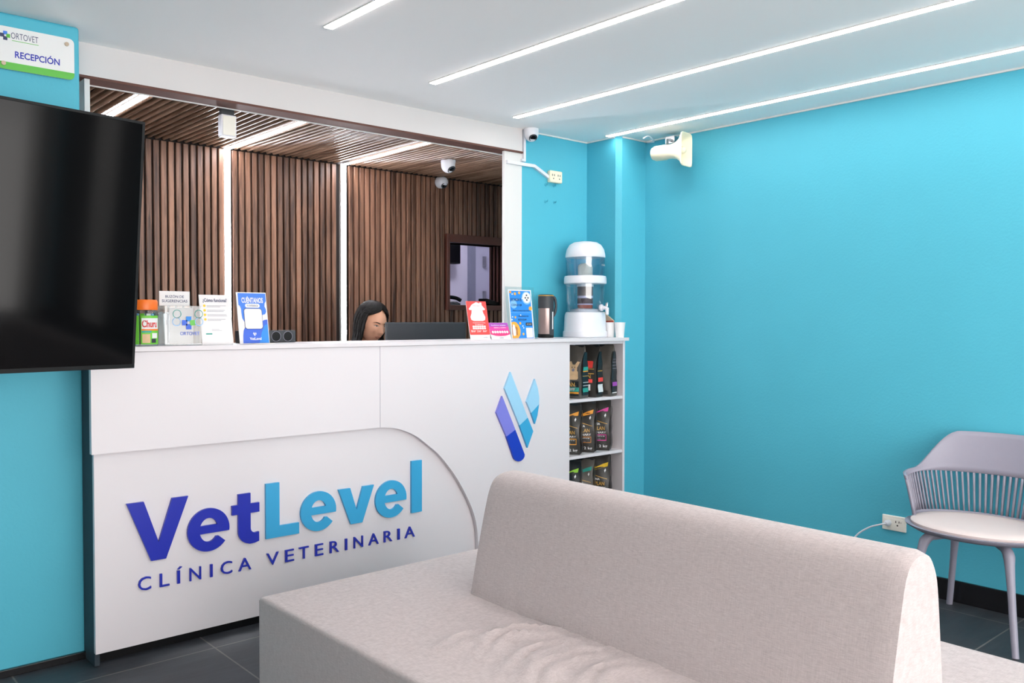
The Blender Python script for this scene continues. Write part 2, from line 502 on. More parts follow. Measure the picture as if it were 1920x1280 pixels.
t = thing('telephone', 'black desk telephone on the sill of the hatch', 'telephone', (3.712, WY + .075, wz0), (0, 0, -.3))
bm = B(); rings(bm, [[(-.06, -.055, 0), (.06, -.055, 0), (.06, .055, 0), (-.06, .055, 0)], [(-.06, -.055, .012), (.06, -.055, .012), (.06, .055, .035), (-.06, .055, .035)]])
obj('base', bm, 'darkgrey', t, bevel=.003)
bm = tube(B(), catmull([(-.085, .01, .038), (-.05, .01, .052), (0, .01, .056), (.05, .01, .05), (.085, .01, .033)]), .014, 10)
obj('handset', bm, 'black', t, True)
obj('paper_slip', bx(-.055, -.052, .013, .0, -.03, .016), 'paper', t)

t = thing('card_terminal', 'black card payment terminal lying on the hatch sill', 'card terminal', (4.045, WY + .03, wz0), (0, 0, .15))
bm = B(); rings(bm, [[(-.085, -.04, .012), (-.085, .04, .012), (-.085, .04, .05), (-.085, -.04, .05)], [(0, -.042, 0), (0, .042, 0), (0, .042, .034), (0, -.042, .034)],
                      [(.085, -.04, 0), (.085, .04, 0), (.085, .04, .02), (.085, -.04, .02)]])
obj('body', bm, 'black', t, bevel=.004)
bm = B(); rings(bm, [[(-.07, -.032, .0475), (-.07, .032, .0475), (-.07, .032, .049), (-.07, -.032, .049)], [(-.01, -.032, .0355), (-.01, .032, .0355), (-.01, .032, .038), (-.01, -.032, .038)]])
obj('display', bm, 'screen', t)
bm = B()
for i in range(3):
    for j in range(3):
        box(bm, .012 + i * .02, -.026 + j * .019, .0215 + (2 - i) * .0035, .026 + i * .02, -.014 + j * .019, .0265 + (2 - i) * .0035)
obj('keypad', bm, 'darkgrey', t)

# ------------------------------------------------------------------ LED strips
def led(label, cx, y0, y1, z, w, m, group, prof='metal'):
    t = thing('led_strip', label, 'led light', (cx, y0, z), (0, 0, 0), group)
    obj('diffuser', bx(-w / 2, 0, -.006, w / 2, y1 - y0, 0), m, t)
    bm = B(); box(bm, -w / 2 - .003, -.004, -.004, -w / 2, y1 - y0 + .004, 0); box(bm, w / 2, -.004, -.004, w / 2 + .003, y1 - y0 + .004, 0)
    box(bm, -w / 2, y1 - y0, -.007, w / 2, y1 - y0 + .006, 0)
    obj('channel', bm, 'white_paint', t)
G1 = 'led strips in the white ceiling'
led('white led strip running along the ceiling edge nearest the teal wall', 3.865, -2.5, 3.52, CZ, .036, 'led', G1)
led('second led strip in the white ceiling from the teal wall', 3.135, -2.5, 3.53, CZ, .036, 'led', G1)
led('third led strip in the white ceiling from the teal wall', 2.397, -2.5, 3.28, CZ, .036, 'led', G1)
led('short piece of led strip at top centre, farthest from the teal wall', 1.65, -2.5, 2.92, CZ, .036, 'led', G1)
G2 = 'led strips in the slatted ceiling'
led('led strip in the slatted ceiling just above the black television', LEDX[0], 3.85, WY - .024, 2.274, .03, 'led2', G2)
led('led strip in the slatted ceiling beside the square white box', LEDX[1], 3.85, WY - .024, 2.274, .03, 'led2', G2)
led('led strip in the slatted ceiling nearest its white dome camera', LEDX[2], 3.85, WY - .024, 2.274, .03, 'led2', G2)
G3 = 'upright led strips in the slatted wall'
for x, lb in ((2.05, 'upright led strip in the slatted wall, above the white card with yellow dots'), (2.802, 'upright led strip in the slatted wall just left of the receptionist')):
    t = thing('led_strip', lb, 'led light', (x, WY, 0), group=G3)
    obj('diffuser', bx(-.015, -.024, 0, .015, -.002, 2.27), 'led2', t)
    bm = B(); box(bm, -.019, -.022, 0, -.015, 0, 2.27); box(bm, .015, -.022, 0, .019, 0, 2.27)
    obj('channel', bm, 'white_paint', t)

# ------------------------------------------------------------------ reception counter
t = thing('reception_counter', 'long white reception counter with blue raised lettering', 'counter', (0, 0, 0))
obj('lower_panel', bx(.942, 3.40, .055, 3.40, 3.42, 1.176), 'laminate', t, bevel=.001)
obj('plinth', bx(.965, 3.47, 0, 3.40, 3.49, .056), 'black', t)
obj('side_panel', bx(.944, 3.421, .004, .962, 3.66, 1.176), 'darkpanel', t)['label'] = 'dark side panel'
cur = [(2.166, .803), (2.236, .795), (2.304, .775), (2.37, .744), (2.427, .703), (2.497, .648), (2.555, .586), (2.605, .525), (2.648, .461), (2.686, .396), (2.717, .331), (2.738, .26), (2.748, .18), (2.75, .055)]
cur = [(p.x, p.y) for p in catmull([(a, b, 0) for a, b in cur], 4)]
loop = [(.928, 1.176), (.928, .803)] + cur + [(3.40, .055), (3.40, 1.176)]
obj('upper_panel', to_xz(curve_mesh([loop], .024), 3.386), 'laminate', t, bevel=.0012, seg=1)
obj('panel_seam', bx(2.1655, 3.3735, .804, 2.1675, 3.3742, 1.176), 'textgrey', t)

def letter_e(cx, cz, rx, rz):
    bb, bt = cz - .158 * rz, cz + .215 * rz
    ix, iz = rx * .44, rz * .555
    a0 = math.asin((bb - cz) / rz)
    outer = arc(cx, cz, rx, a0, math.radians(322), 40, rz)
    ti = math.radians(322)
    term = (cx + .47 * rx, cz - .34 * rz)
    a1 = math.atan2((term[1] - cz) / iz, (term[0] - cx) / ix) + 2 * PI
    inner = arc(cx, cz, ix, a1, PI + math.asin(min(1, (cz - bb) / iz)), 16, iz)
    loop = outer + [term] + inner[1:] + [(cx - ix * .98, bb)]
    ah = math.asin((bt - cz) / iz)
    hole = arc(cx, cz, ix, ah, PI - ah, 16, iz)
    return [loop, hole]
YL = 3.394
def letters(name, groups, m, label):
    for loops in groups:
        o = obj(name, to_xz(curve_mesh(loops, .012), YL), m, t); o['label'] = label
V_ = [[(1.053, .603), (1.116, .603), (1.1705, .440), (1.223, .603), (1.286, .603), (1.198, .371), (1.142, .371)]]
tl = [(1.491, .581), (1.544, .581), (1.544, .537), (1.583, .537), (1.583, .498), (1.544, .498), (1.544, .437)] + arc(1.566, .435, .022, PI, 1.62 * PI, 6) + \
     [(1.581, .415), (1.581, .376), (1.563, .371), (1.541, .370)] + arc(1.545, .425, .054, 1.42 * PI, PI, 8) + [(1.491, .498), (1.4645, .498), (1.4645, .537), (1.491, .537)]
letters('letter', [V_, letter_e(1.3675, .4555, .0855, .0865), [tl]], 'navy', 'large navy letter')
L_ = [[(1.612, .609), (1.673, .609), (1.673, .4245), (1.764, .4245), (1.764, .3765), (1.612, .3765)]]
v_ = [[(1.957, .54), (2.017, .54), (2.05, .436), (2.083, .54), (2.142, .54), (2.08, .376), (2.02, .376)]]
l_ = [[(2.351, .626), (2.411, .626), (2.411, .3775), (2.351, .3775)]]
letters('letter', [L_, letter_e(1.8585, .459, .0865, .087), v_, letter_e(2.236, .461, .086, .087), l_], 'sky', 'large sky blue letter')
caps = [('C', 1.094, 1.142), ('L', 1.175, 1.212), ('I', 1.242, 1.253), ('N', 1.291, 1.337), ('I', 1.374, 1.384), ('C', 1.418, 1.466), ('A', 1.493, 1.548),
        ('V', 1.616, 1.671), ('E', 1.701, 1.742), ('T', 1.766, 1.812), ('E', 1.843, 1.883), ('R', 1.916, 1.962), ('I', 1.993, 2.004), ('N', 2.038, 2.086),
        ('A', 2.116, 2.17), ('R', 2.199, 2.245), ('I', 2.275, 2.287), ('A', 2.316, 2.373)]
for n, (c, a, b) in enumerate(caps):
    its = [('t', c, a, .2615, b, .313)]
    if n == 2: its.append(('s', [(1.243, .3175), (1.254, .328), (1.262, .326), (1.25, .3175)]))
    o = obj('letter', prints(its, 3.396, .008), 'navy', t); o['label'] = 'small navy capital'
# emblem
YG = 3.368
def bar(name, loop, m, lb):
    o = obj(name, to_xz(curve_mesh([loop], .012), YG), m, t); o['label'] = lb
bar('emblem_bar', [(2.898, .907), (2.858, .824), (2.927, .696), (2.9885, .726)], 'purple', 'lavender half of left bar')
bar('emblem_bar', [(2.9885, .726), (2.927, .696), (2.976, .583)] + [(2.983, .571), (2.997, .561), (3.012, .557), (3.028, .558), (3.043, .565), (3.053, .577), (3.055, .589)], 'royal', 'royal blue half of left bar')
bar('emblem_bar', [(2.955, 1.029), (2.914, .946), (3.018, .746), (3.076, .783)], 'paleblue', 'pale half of middle bar')
bar('emblem_bar', [(3.076, .783), (3.018, .746), (3.075, .622), (3.116, .707)], 'sky', 'sky blue half of middle bar')
bar('emblem_bar', [(3.127, .985), (3.068, .867), (3.101, .806), (3.158, .849), (3.159, .883), (3.149, .933)], 'paleblue', 'pale half of right bar')
bar('emblem_bar', [(3.158, .849), (3.101, .806), (3.128, .745), (3.146, .788)], 'sky', 'sky blue half of right bar')

TZ = 1.1955
bm = B()
add_me(bm, (lambda me: me)(curve_mesh([[(.926, 3.366), (3.889, 3.366), (3.889, 3.742), (3.238, 3.742), (3.238, 3.68), (.962, 3.68), (.962, 3.545), (.926, 3.545)]], .018)))
for v in bm.verts: v.co.z += TZ - .009
o = obj('countertop', bm, 'laminate', bevel=.0012, seg=1)
tag(o, 'thin white countertop board carrying signs, jar and water filter', 'countertop')

# shelf unit on the counter's right end
t = thing('shelf_unit', 'narrow white open shelf unit with pet food at counter end', 'shelf', (0, 0, 0))
obj('side_panel', bx(3.402, 3.395, 0, 3.418, 3.735, 1.176), 'laminate', t, bevel=.001)
obj('side_panel', bx(3.868, 3.395, 0, 3.886, 3.735, 1.176), 'laminate', t, bevel=.001)
obj('back_panel', bx(3.418, 3.727, 0, 3.868, 3.735, 1.176), 'laminate', t)
for z in (.834, .515, .19): obj('shelf_board', bx(3.418, 3.398, z, 3.868, 3.727, z + .017), 'laminate', t, bevel=.001)
obj('top_rail', bx(3.418, 3.398, 1.160, 3.868, 3.727, 1.176), 'laminate', t)

# ------------------------------------------------------------------ pet food bags
def bag(label, x, y, z, yaw, w, d, h, m, m2, decor, gus=()):
    t = thing('pet_food_bag', label, 'pet food bag', (x, y, z), (0, 0, yaw), 'pet food bags on the white shelves')
    rnd = random.Random(label)
    ph = rnd.random() * 6
    def prof(k):                                   # half depth and width factor by height fraction
        dd = d / 2 * (1 - max(0, (k - .45) / .55) ** 1.5 * .93) * (.92 + .08 * min(1, k / .1))
        ww = w / 2 * (1 - .05 * math.sin(k * PI)) * (.97 + .03 * min(1, k / .08))
        return ww, dd
    def front(xx, k):
        ww, dd = prof(k)
        u = max(-1, min(1, xx / ww))
        return -dd - .012 * (1 - u * u) * math.sin(min(1, k * 1.3) * PI) - .003 * math.sin(9 * k + 5 * u + ph)
    bm = B(); rs = []
    nx = 10; ny = 4
    for i in range(15):
        k = i / 14; ww, dd = prof(k); r = []
        zz = k * h
        for j in range(nx): xx = -ww + 2 * ww * j / nx; r.append((xx, front(xx, k), zz))
        for j in range(ny): yy = -dd + 2 * dd * j / ny; r.append((ww + .004 * math.sin(11 * k + ph) - .012 * math.sin(PI * j / ny) * k, yy, zz))
        for j in range(nx): xx = ww - 2 * ww * j / nx; r.append((xx, -front(xx, k), zz))
        for j in range(ny): yy = dd - 2 * dd * j / ny; r.append((-ww + .012 * math.sin(PI * j / ny) * k, yy, zz))
        rs.append(r)
    rings(bm, rs)
    obj('pouch', bm, m, t, True)
    obj('top_seal', bx(-w / 2 * .95, -.004, h - .012, w / 2 * .95, .004, h + .004), m2, t)
    # gusset side panel (right hand side) and front printing follow the foil surface
    bm = B(); g = []
    for i in range(13):
        k = .06 + .82 * i / 12; ww, dd = prof(k)
        g.append([(ww + .0045 + .004 * abs(math.sin(11 * k + ph)), -dd * .75, k * h), (ww + .0045 + .004 * abs(math.sin(11 * k + ph)), dd * .75, k * h)])
    rings(bm, g, cap=False, closed=False)
    obj('side_gusset', bm, m2, t)
    for mm, ka, kb in gus:
        bm = B(); g = []
        for i in range(5):
            k = ka + (kb - ka) * i / 4; ww, dd = prof(k); xx = ww + .0062 + .004 * abs(math.sin(11 * k + ph))
            g.append([(xx, -dd * .68, k * h), (xx, dd * .68, k * h)])
        rings(bm, g, cap=False, closed=False); obj('side_mark', bm, mm, t)
    byc = {}
    for it in decor: byc.setdefault(it[0], []).append(it[1])
    lay = .0012
    for mm, its in byc.items():
        bm = B()
        for it in its:
            b2 = prints([it], 0, .0004)
            bmesh.ops.subdivide_edges(b2, edges=[e for e in b2.edges if e.calc_length() > .02], cuts=4)
            for v in b2.verts:
                k = max(0, min(1, v.co.z / h)); v.co.y += front(v.co.x, k) - lay
            me = bpy.data.meshes.new('x'); b2.to_mesh(me); b2.free(); add_me(bm, me)
        lay += .0008
        obj('printed_mark', bm, mm, t)
    return t

def rect(x0, z0, x1, z1): return ('s', [(x0, z0), (x1, z0), (x1, z1), (x0, z1)])
def brand(w, h, z, name2=True):
    a = [('whiteprint', ('t', 'PURINA', -.3 * w, z + .1 * h, .12 * w, z + .145 * h, .02)),
         ('gold', ('t', 'PRO PLAN', -.42 * w, z, .3 * w, z + .075 * h, .02))]
    return a
w, h = .165, .295
dog = [('fawn', ('s', circ(.034, .168, .026))), ('fawn', ('s', [(.009, .178), (-.002, .208), (.014, .212), (.028, .192)])), ('fawn', ('s', [(.06, .178), (.072, .208), (.056, .212), (.042, .192)])),
       ('fawn', ('s', rrect(.004, .108, .066, .16, .012))), ('textdark', ('s', circ(.026, .178, .0035, 10))), ('textdark', ('s', circ(.044, .178, .0035, 10))), ('textgrey', ('s', circ(.035, .163, .009, 12)))]
bag('upright charcoal kibble bag with a fawn puppy picture, top shelf', 3.553, 3.505, .851, -1.3, w, .095, .3, 'baggrey', 'bagdark',
    dog + [('bagdark', rect(-.07, .015, .07, .1)), ('tealprint', rect(-.072, .04, .072, .064)), ('yorange', rect(-.072, .028, .072, .038))] +
    brand(w, h, .07) + [('whiteprint', ('t', 'puppy', .0, .044, .05, .06))], [('tealprint', .53, .6), ('yorange', .505, .525), ('gold', .42, .43), ('tealprint', .12, .2), ('whiteprint', .24, .25), ('whiteprint', .3, .31)])
bag('charcoal kibble bag with red bands, middle of the top shelf', 3.677, 3.505, .851, -1.3, w, .088, .3, 'bag', 'bagdark',
    [('red', rrect and ('s', rrect(-.06, .17, .06, .21, .006))), ('gold', rect(-.07, .162, .07, .166)), ('gold', rect(-.07, .135, .07, .14)), ('red', rect(-.02, .085, .06, .105)),
     ('red', rect(-.07, .03, -.02, .085)), ('whiteprint', rect(.02, .04, .05, .075)), ('red', rect(-.06, .008, .01, .018))] + brand(w, h, .11), [('red', .3, .38), ('gold', .5, .515), ('whiteprint', .1, .25)])
bag('charcoal kibble bag with violet tags and brown dog, right end of top shelf', 3.788, 3.495, .851, -1.3, w, .088, .3, 'baggrey', 'bagdark',
    [('whiteprint', ('s', [(-.055, .17), (-.03, .1), (-.015, .17), (-.02, .25), (-.035, .28)])), ('tan', ('s', [(-.03, .17), (-.01, .2), (-.012, .25), (-.03, .262), (-.042, .24)])),
     ('violet', rect(-.075, .04, -.03, .07)), ('gold', ('t', 'PRO', -.035, .125, -.005, .14)), ('bag', rect(-.07, .012, .07, .036))], [('violet', .2, .28), ('textgrey', .6, .61), ('textgrey', .66, .67), ('textgrey', .72, .73), ('textgrey', .54, .55), ('whiteprint', .06, .08)])
def two_kg(label, x, y, z, yaw, w, d, h, band, frame, m='bag', cut=False):
    dec = [(band, ('s', [(-.4 * w, .66 * h), (.4 * w, .78 * h), (.42 * w, .86 * h), (.2 * w, .82 * h), (-.05 * w, .76 * h), (-.4 * w, .78 * h)])),
           ('gold', ('s', [(-.45 * w, .575 * h), (-.15 * w, .62 * h), (.4 * w, .54 * h), (.4 * w, .53 * h), (-.15 * w, .607 * h), (-.45 * w, .565 * h)])),
           ('whiteprint', ('t', '2 kg', .08 * w, .05 * h, .4 * w, .12 * h, .02)), ('textgrey', ('t', 'ALIMENTO', -.4 * w, .06 * h, -.03 * w, .085 * h)),
           ('whiteprint', ('t', 'VETERINARY', -.42 * w, .345 * h, .35 * w, .385 * h, .01)),
           (frame, ('s', [(-.42 * w, .2 * h), (.36 * w, .2 * h), (.36 * w, .325 * h), (-.42 * w, .325 * h)], [(-.4 * w, .215 * h), (.34 * w, .215 * h), (.34 * w, .31 * h), (-.4 * w, .31 * h)])),
           ('whiteprint', ('t', 'Digestive', -.38 * w, .275 * h, .3 * w, .305 * h)), ('textgrey', ('t', 'formula', -.2 * w, .225 * h, .15 * w, .25 * h)),
           ('whiteprint', ('s', [(.3 * w, .66 * h), (.34 * w, .7 * h), (.32 * w, .74 * h), (.27 * w, .7 * h)])),
           ('fawn', ('s', circ(-.42 * w, .8 * h, .012, 14)))] + brand(w, h, .41 * h)
    bag(label, x, y, z, yaw, w, d, h, m, 'bagdark', dec)
two_kg('black 2 kg kibble bag with orange mark, cut by the counter edge', 3.516, 3.498, .532, -.95, .15, .085, .285, 'yorange', 'yorange')
two_kg('black 2 kg kibble bag with amber sash, middle of second shelf', 3.641, 3.501, .532, -.95, .15, .085, .288, 'yorange', 'tan')
two_kg('black 2 kg kibble bag with magenta sash on the second shelf', 3.764, 3.497, .532, -.95, .152, .085, .295, 'pink', 'pink')
two_kg('dark kibble bag with lime green sash on the lowest visible shelf', 3.516, 3.498, .207, -.95, .15, .085, .285, 'lime', 'lime', 'bagdark')
two_kg('plain grey kibble bag between lime and yellow ones, lowest visible shelf', 3.641, 3.512, .207, -.95, .15, .08, .28, 'tealprint', 'textgrey', 'baggrey')
two_kg('charcoal kibble bag with yellow sash on the lowest visible shelf', 3.764, 3.497, .207, -.95, .152, .085, .295, 'yellow', 'yellow')

# ------------------------------------------------------------------ sofa
t = thing('sofa', 'long grey-beige double-sided waiting room sofa with central backrest', 'sofa', (0, 0, 0))
sx0, sx1, sy0, sy1, SH = 1.20, 2.452, .35, 2.575, .42
cre = [[(1.37, 1.83), (1.47, 1.86), (1.56, 1.83), (1.66, 1.74)], [(1.44, 1.74), (1.54, 1.80), (1.64, 1.77), (1.71, 1.69)], [(1.42, 1.60), (1.53, 1.66), (1.64, 1.64), (1.71, 1.57)],
       [(1.40, 1.50), (1.50, 1.57), (1.62, 1.56), (1.70, 1.50)], [(1.5, 1.42), (1.6, 1.46), (1.7, 1.41)]]
cre = [[(p.x, p.y) for p in catmull([(a, b, 0) for a, b in c], 8)] for c in cre]
def wr(x, y):
    s = 0
    for c in cre:
        dd = min(math.hypot(x - a, y - b) for a, b in c)
        e = min(1, min(math.hypot(x - c[0][0], y - c[0][1]), math.hypot(x - c[-1][0], y - c[-1][1])) / .06)
        s += e * (.0115 * math.exp(-((dd - .02) / .018) ** 2) - .006 * math.exp(-(dd / .011) ** 2))
    return s + .0025 * noise.noise(Vector((x * 4, y * 4, 0)))
def axis(a, b, n):
    e = [0, .003, .007, .012, .018]
    return [a + q for q in e] + [a + .018 + (b - a - .036) * i / n for i in range(1, n)] + [b - q for q in reversed(e)]
gx, gy = axis(sx0, sx1, 60), axis(sy0, sy1, 130)
nx, ny = len(gx) - 1, len(gy) - 1
bm = B(); gv = []
for j in range(ny + 1):
    row = []
    for i in range(nx + 1):
        x = gx[i]; y = gy[j]
        e = min(x - sx0, sx1 - x, y - sy0, sy1 - y)
        R = .016
        drop = 0 if e > R else R - math.sqrt(max(0, R * R - (R - e) ** 2))
        row.append(bm.verts.new((x, y, SH - drop * .8 + (wr(x, y) if e > .03 and x < 1.76 else 0))))
    gv.append(row)
for j in range(ny):
    for i in range(nx):
        bm.faces.new((gv[j][i], gv[j][i + 1], gv[j + 1][i + 1], gv[j + 1][i]))
rim = [gv[0][i] for i in range(nx + 1)] + [gv[j][nx] for j in range(1, ny + 1)] + [gv[ny][i] for i in range(nx - 1, -1, -1)] + [gv[j][0] for j in range(ny - 1, 0, -1)]
bot = [bm.verts.new((v.co.x, v.co.y, .03)) for v in rim]
for i in range(len(rim)):
    j = (i + 1) % len(rim); bm.faces.new((rim[i], bot[i], bot[j], rim[j]))
bm.faces.new(bot)
obj('seat', bm, 'sofa', t, True)
obj('plinth', bx(sx0 + .04, sy0 + .04, 0, sx1 - .04, sy1 - .04, .035), 'black', t)
pr = [(1.713, .405), (1.722, .44), (1.75, .566), (1.779, .69), (1.797, .75), (1.818, .784), (1.848, .80), (1.885, .803), (1.917, .795), (1.942, .768), (1.960, .73), (1.973, .66), (1.985, .586), (1.997, .498), (2.005, .405)]
pr = [(p.x, p.y) for p in catmull([(a, b, 0) for a, b in pr], 3)]
bm = B(); y0, y1 = .80, 2.152
cxp, czp = 1.86, .58
NY = 60
rs = []
for i in range(NY + 1):
    y = y0 + (y1 - y0) * i / NY
    e = min(y - y0, y1 - y); R = .012
    k = 1 if e >= R else 1 - .035 * (1 - math.sqrt(max(0, 1 - ((R - e) / R) ** 2)))
    r = []
    for a, b in pr:
        bulge = .004 * noise.noise(Vector((y * 3, b * 5, a)))
        puck = 0
        if a < 1.8:
            for yc in (1.98, 1.9, 1.62):
                puck += .006 * math.exp(-((y - yc - (b - .45) * .12) / .012) ** 2) * max(0, 1 - (b - .42) / .14)
        r.append((cxp + (a - cxp) * k - puck + bulge, y, czp + (b - czp) * k))
    rs.append(r)
rings(bm, rs)
obj('backrest', bm, 'sofa', t, True)

# ------------------------------------------------------------------ armchair by the right wall
t = thing('armchair', 'grey plastic armchair with slotted back beside the teal wall', 'chair', (3.87, 1.405, 0), (0, 0, -PI / 2))
def ring_pt(a, z):
    k = .86 + .14 * min(1, max(0, (z - .43) / .2))
    lean = .05 * max(0, (z - .62) / .18) * max(0, math.cos(a))
    return Vector((.322 * k * math.sin(a), .02 + .205 * k * math.cos(a) + lean, z))
AM = math.radians(118)
def smooth(x): x = max(0, min(1, x)); return x * x * (3 - 2 * x)
def top(a):
    d = abs(math.degrees(a))
    return .80 - .165 * smooth((d - 34) / 42) - .015 * max(0, (d - 76) / 42)
def slot_top(a): return .622 - .018 * smooth((abs(math.degrees(a)) - 50) / 60)
bm = B(); NA = 72
def band(za, zb, nz):
    rows = []
    for i in range(nz + 1):
        rows.append([ring_pt(-AM + 2 * AM * j / NA, za(-AM + 2 * AM * j / NA) + (zb(-AM + 2 * AM * j / NA) - za(-AM + 2 * AM * j / NA)) * i / nz) for j in range(NA + 1)])
    rings(bm, rows, cap=False, closed=False)
band(slot_top, top, 8)
band(lambda a: .425, lambda a: .452, 2)
def sl(a0, a1):
    rings(bm, [[ring_pt(a0, .45 + (slot_top(a0) - .45) * i / 4), ring_pt(a1, .45 + (slot_top(a1) - .45) * i / 4)] for i in range(5)], cap=False, closed=False)
NS = 44
for i in range(NS):
    a = -math.radians(98) + math.radians(196) * (i + .5) / NS; sl(a - .014, a + .014)
sl(-AM, -math.radians(101)); sl(math.radians(101), AM)
o = obj('backrest', bm, 'chair', t, True)
s = o.modifiers.new('Solid', 'SOLIDIFY'); s.thickness = .012; s.offset = 0
def oval(z, rx, ry, n=48, cy=-.02):
    return [(rx * math.cos(2 * PI * i / n), cy + ry * math.sin(2 * PI * i / n) - (.0 if math.sin(2 * PI * i / n) > 0 else 0), z) for i in range(n)]
bm = B(); rings(bm, [oval(.402, .2, .17), oval(.41, .262, .215), oval(.425, .29, .238), oval(.432, .293, .241), oval(.432, .277, .225), oval(.422, .25, .2)])
obj('seat', bm, 'chair', t, True)
bm = B(); rings(bm, [oval(.421, .25, .2), oval(.428, .266, .214), oval(.44, .27, .217), oval(.448, .26, .208), oval(.452, .21, .165), oval(.452, .05, .04)])
obj('cushion', bm, 'cushion', t, True)
bm = B()
for sx in (-1, 1):
    for sy in (-1, 1):
        tube(bm, [(0, 0, .402), (sx * .09, sy * .09, .398), (sx * .155, sy * .15, .385)], .016, 8)
obj('under_frame', bm, 'chair', t, True)
for sx in (-1, 1):
    for sy in (-1, 1):
        bm = tube(B(), catmull([(sx * .13, sy * .13, .402), (sx * .16, sy * .158, .375), (sx * .172, sy * .175, .32), (sx * .195, sy * .208, .16), (sx * .218, sy * .24, .0)], 5),
                  [.017 + (.0225 - .017) * 0 + (.006 * max(0, 1 - abs(i - 6) / 7)) - .004 * (i / 20) for i in range(21)], 14)
        obj('leg', bm, 'chair', t, True)

# ------------------------------------------------------------------ big television on the left wall
tv = thing('television', 'large black wall television tilted down, in front of the left wall', 'television', (.980, 3.058, 1.133))
a = math.radians(9.2); th = math.radians(6.2)
tv.rotation_euler = (Matrix.Rotation(a, 4, 'Z') @ Matrix.Rotation(th, 4, 'X')).to_euler()
TW, TH = 1.46, .825
obj('housing', bx(-TW, .004, 0, 0, .045, TH), 'black', tv, bevel=.004)
bm = B(); box(bm, -TW, 0, 0, 0, .004, .014); box(bm, -TW, 0, TH - .009, 0, .004, TH); box(bm, -TW, 0, .014, -TW + .009, .004, TH - .009); box(bm, -.009, 0, .014, 0, .004, TH - .009)
obj('bezel', bm, 'black', tv, bevel=.001)
obj('screen', bx(-TW + .009, .0015, .014, -.009, .004, TH - .009), 'screen', tv)
obj('rear_cover', bx(-TW + .3, .045, .08, -.3, .075, .55), 'black', tv, bevel=.01)
bm = B(); box(bm, -.95, .075, .2, -.5, .09, .55); box(bm, -.78, .09, .32, -.66, .42, .42); box(bm, -.85, .42, .25, -.55, .44, .5)
obj('wall_bracket', bm, 'darkgrey', tv)

# ------------------------------------------------------------------ wall sign
t = thing('wall_sign', 'white RECEPCION plate with green lower edge on left teal wall', 'sign', (0, 3.535, 0))
x0, x1, z0, z1 = .671, .926, 2.193, 2.345
obj('plate', to_xz(curve_mesh([rrect(x0, z0, x1, z1, .018)], .004), 0), 'whiteprint', t)
obj('green_strip', to_xz(curve_mesh([[(x0, z0 + .026)] + arc(x0 + .018, z0 + .018, .018, PI, 1.5 * PI, 5) + arc(x1 - .018, z0 + .018, .018, 1.5 * PI, 2 * PI, 5) + [(x1, z0 + .026)]], .0006), -.0026), 'grassgreen', t)
obj('printed_word', prints([('t', 'RECEPCIÓN', .729, 2.238, .876, 2.268, .02)], -.0024), 'navy', t)
obj('printed_name', prints([('t', 'ORTOVET', .717, 2.305, .805, 2.327, -.005)], -.0024), 'text', t)
obj('printed_rule', prints([rect(.72, 2.297, .806, 2.299)], -.0024), 'grassgreen', t)
def cross(cx, cz, s, y, par, c1='blueprint', c2='text', c3='grassgreen'):
    obj('printed_cross', prints([rect(cx - .3 * s, cz + .15 * s, cx + .3 * s, cz + .7 * s)], y), c1, par)
    obj('printed_cross', prints([rect(cx - .75 * s, cz - .3 * s, cx - .15 * s, cz + .3 * s), rect(cx - .3 * s, cz - .75 * s, cx + .3 * s, cz - .15 * s)], y), c2, par)
    obj('printed_cross', prints([rect(cx + .15 * s, cz - .3 * s, cx + .7 * s, cz + .3 * s)], y - .0003), c3, par)
cross(.699, 2.312, .022, -.0024, t, 'blue2', 'text', 'grassgreen')
for x, z in ((.9, 2.322), (.692, 2.212)):
    bm = B(); tube(bm, [(x, -.008, z), (x, .017, z)], .0075, 16); obj('standoff_screw', bm, 'screw', t, True)

# ------------------------------------------------------------------ cameras, boxes, horn, outlets
def cam_dome(label, loc, rot, r, m='white_plastic', ea=-38):
    t = thing('security_camera', label, 'security camera', loc, rot, 'white dome security cameras')
    obj('mount', lathe(B(), [(r, 0), (r * 1.02, -.006), (r * .95, -.03)], n=32), m, t, True)
    obj('housing', dome(B(), (0, 0, -.03), r * .97, r * .97, r * 1.05, 32, 8, PI / 2, PI), m, t, True)
    eye = Matrix.Rotation(math.radians(ea), 4, 'X')
    bm = B(); lathe(bm, [(r * .58, -r * .9), (r * .58, -r * 1.02), (r * .5, -r * 1.06), (r * .44, -r * 1.04)], n=28)
    for v in bm.verts: v.co = eye.to_3x3() @ v.co; v.co.z -= .024
    o = obj('lens_ring', bm, 'darkgrey' , t, True)
    bm = B(); lathe(bm, [(r * .44, -r * 1.02), (r * .3, -r * 1.1), (r * .1, -r * 1.13)], n=24)
    for v in bm.verts: v.co = eye.to_3x3() @ v.co; v.co.z -= .024
    obj('lens', bm, 'screen', t, True)
    return t
cam_dome('white dome camera at the ceiling above the wall outlet', (3.40, 3.69, CZ), (0, 0, -.35), .042)
cam_dome('white dome camera hanging from the slatted ceiling', (3.215, 4.24, 2.272), (0, 0, .2), .045)
t = cam_dome('white dome camera on the slatted wall under the ceiling', (3.55, WY - .022, 2.235), (math.radians(-90), 0, 0), .04, ea=40)

t = thing('square_box', 'square white box hanging from the slatted ceiling near beam', 'box', (1.672, 3.885, 2.27))
obj('housing', bx(-.036, -.012, -.128, .036, .03, -.028), 'white_plastic', t, bevel=.004)
obj('front_plate', bx(-.03, -.0145, -.122, .03, -.012, -.034), 'outlet', t, bevel=.001)
obj('bracket', bx(-.03, .0, -.03, .03, .03, 0), 'darkgrey', t)

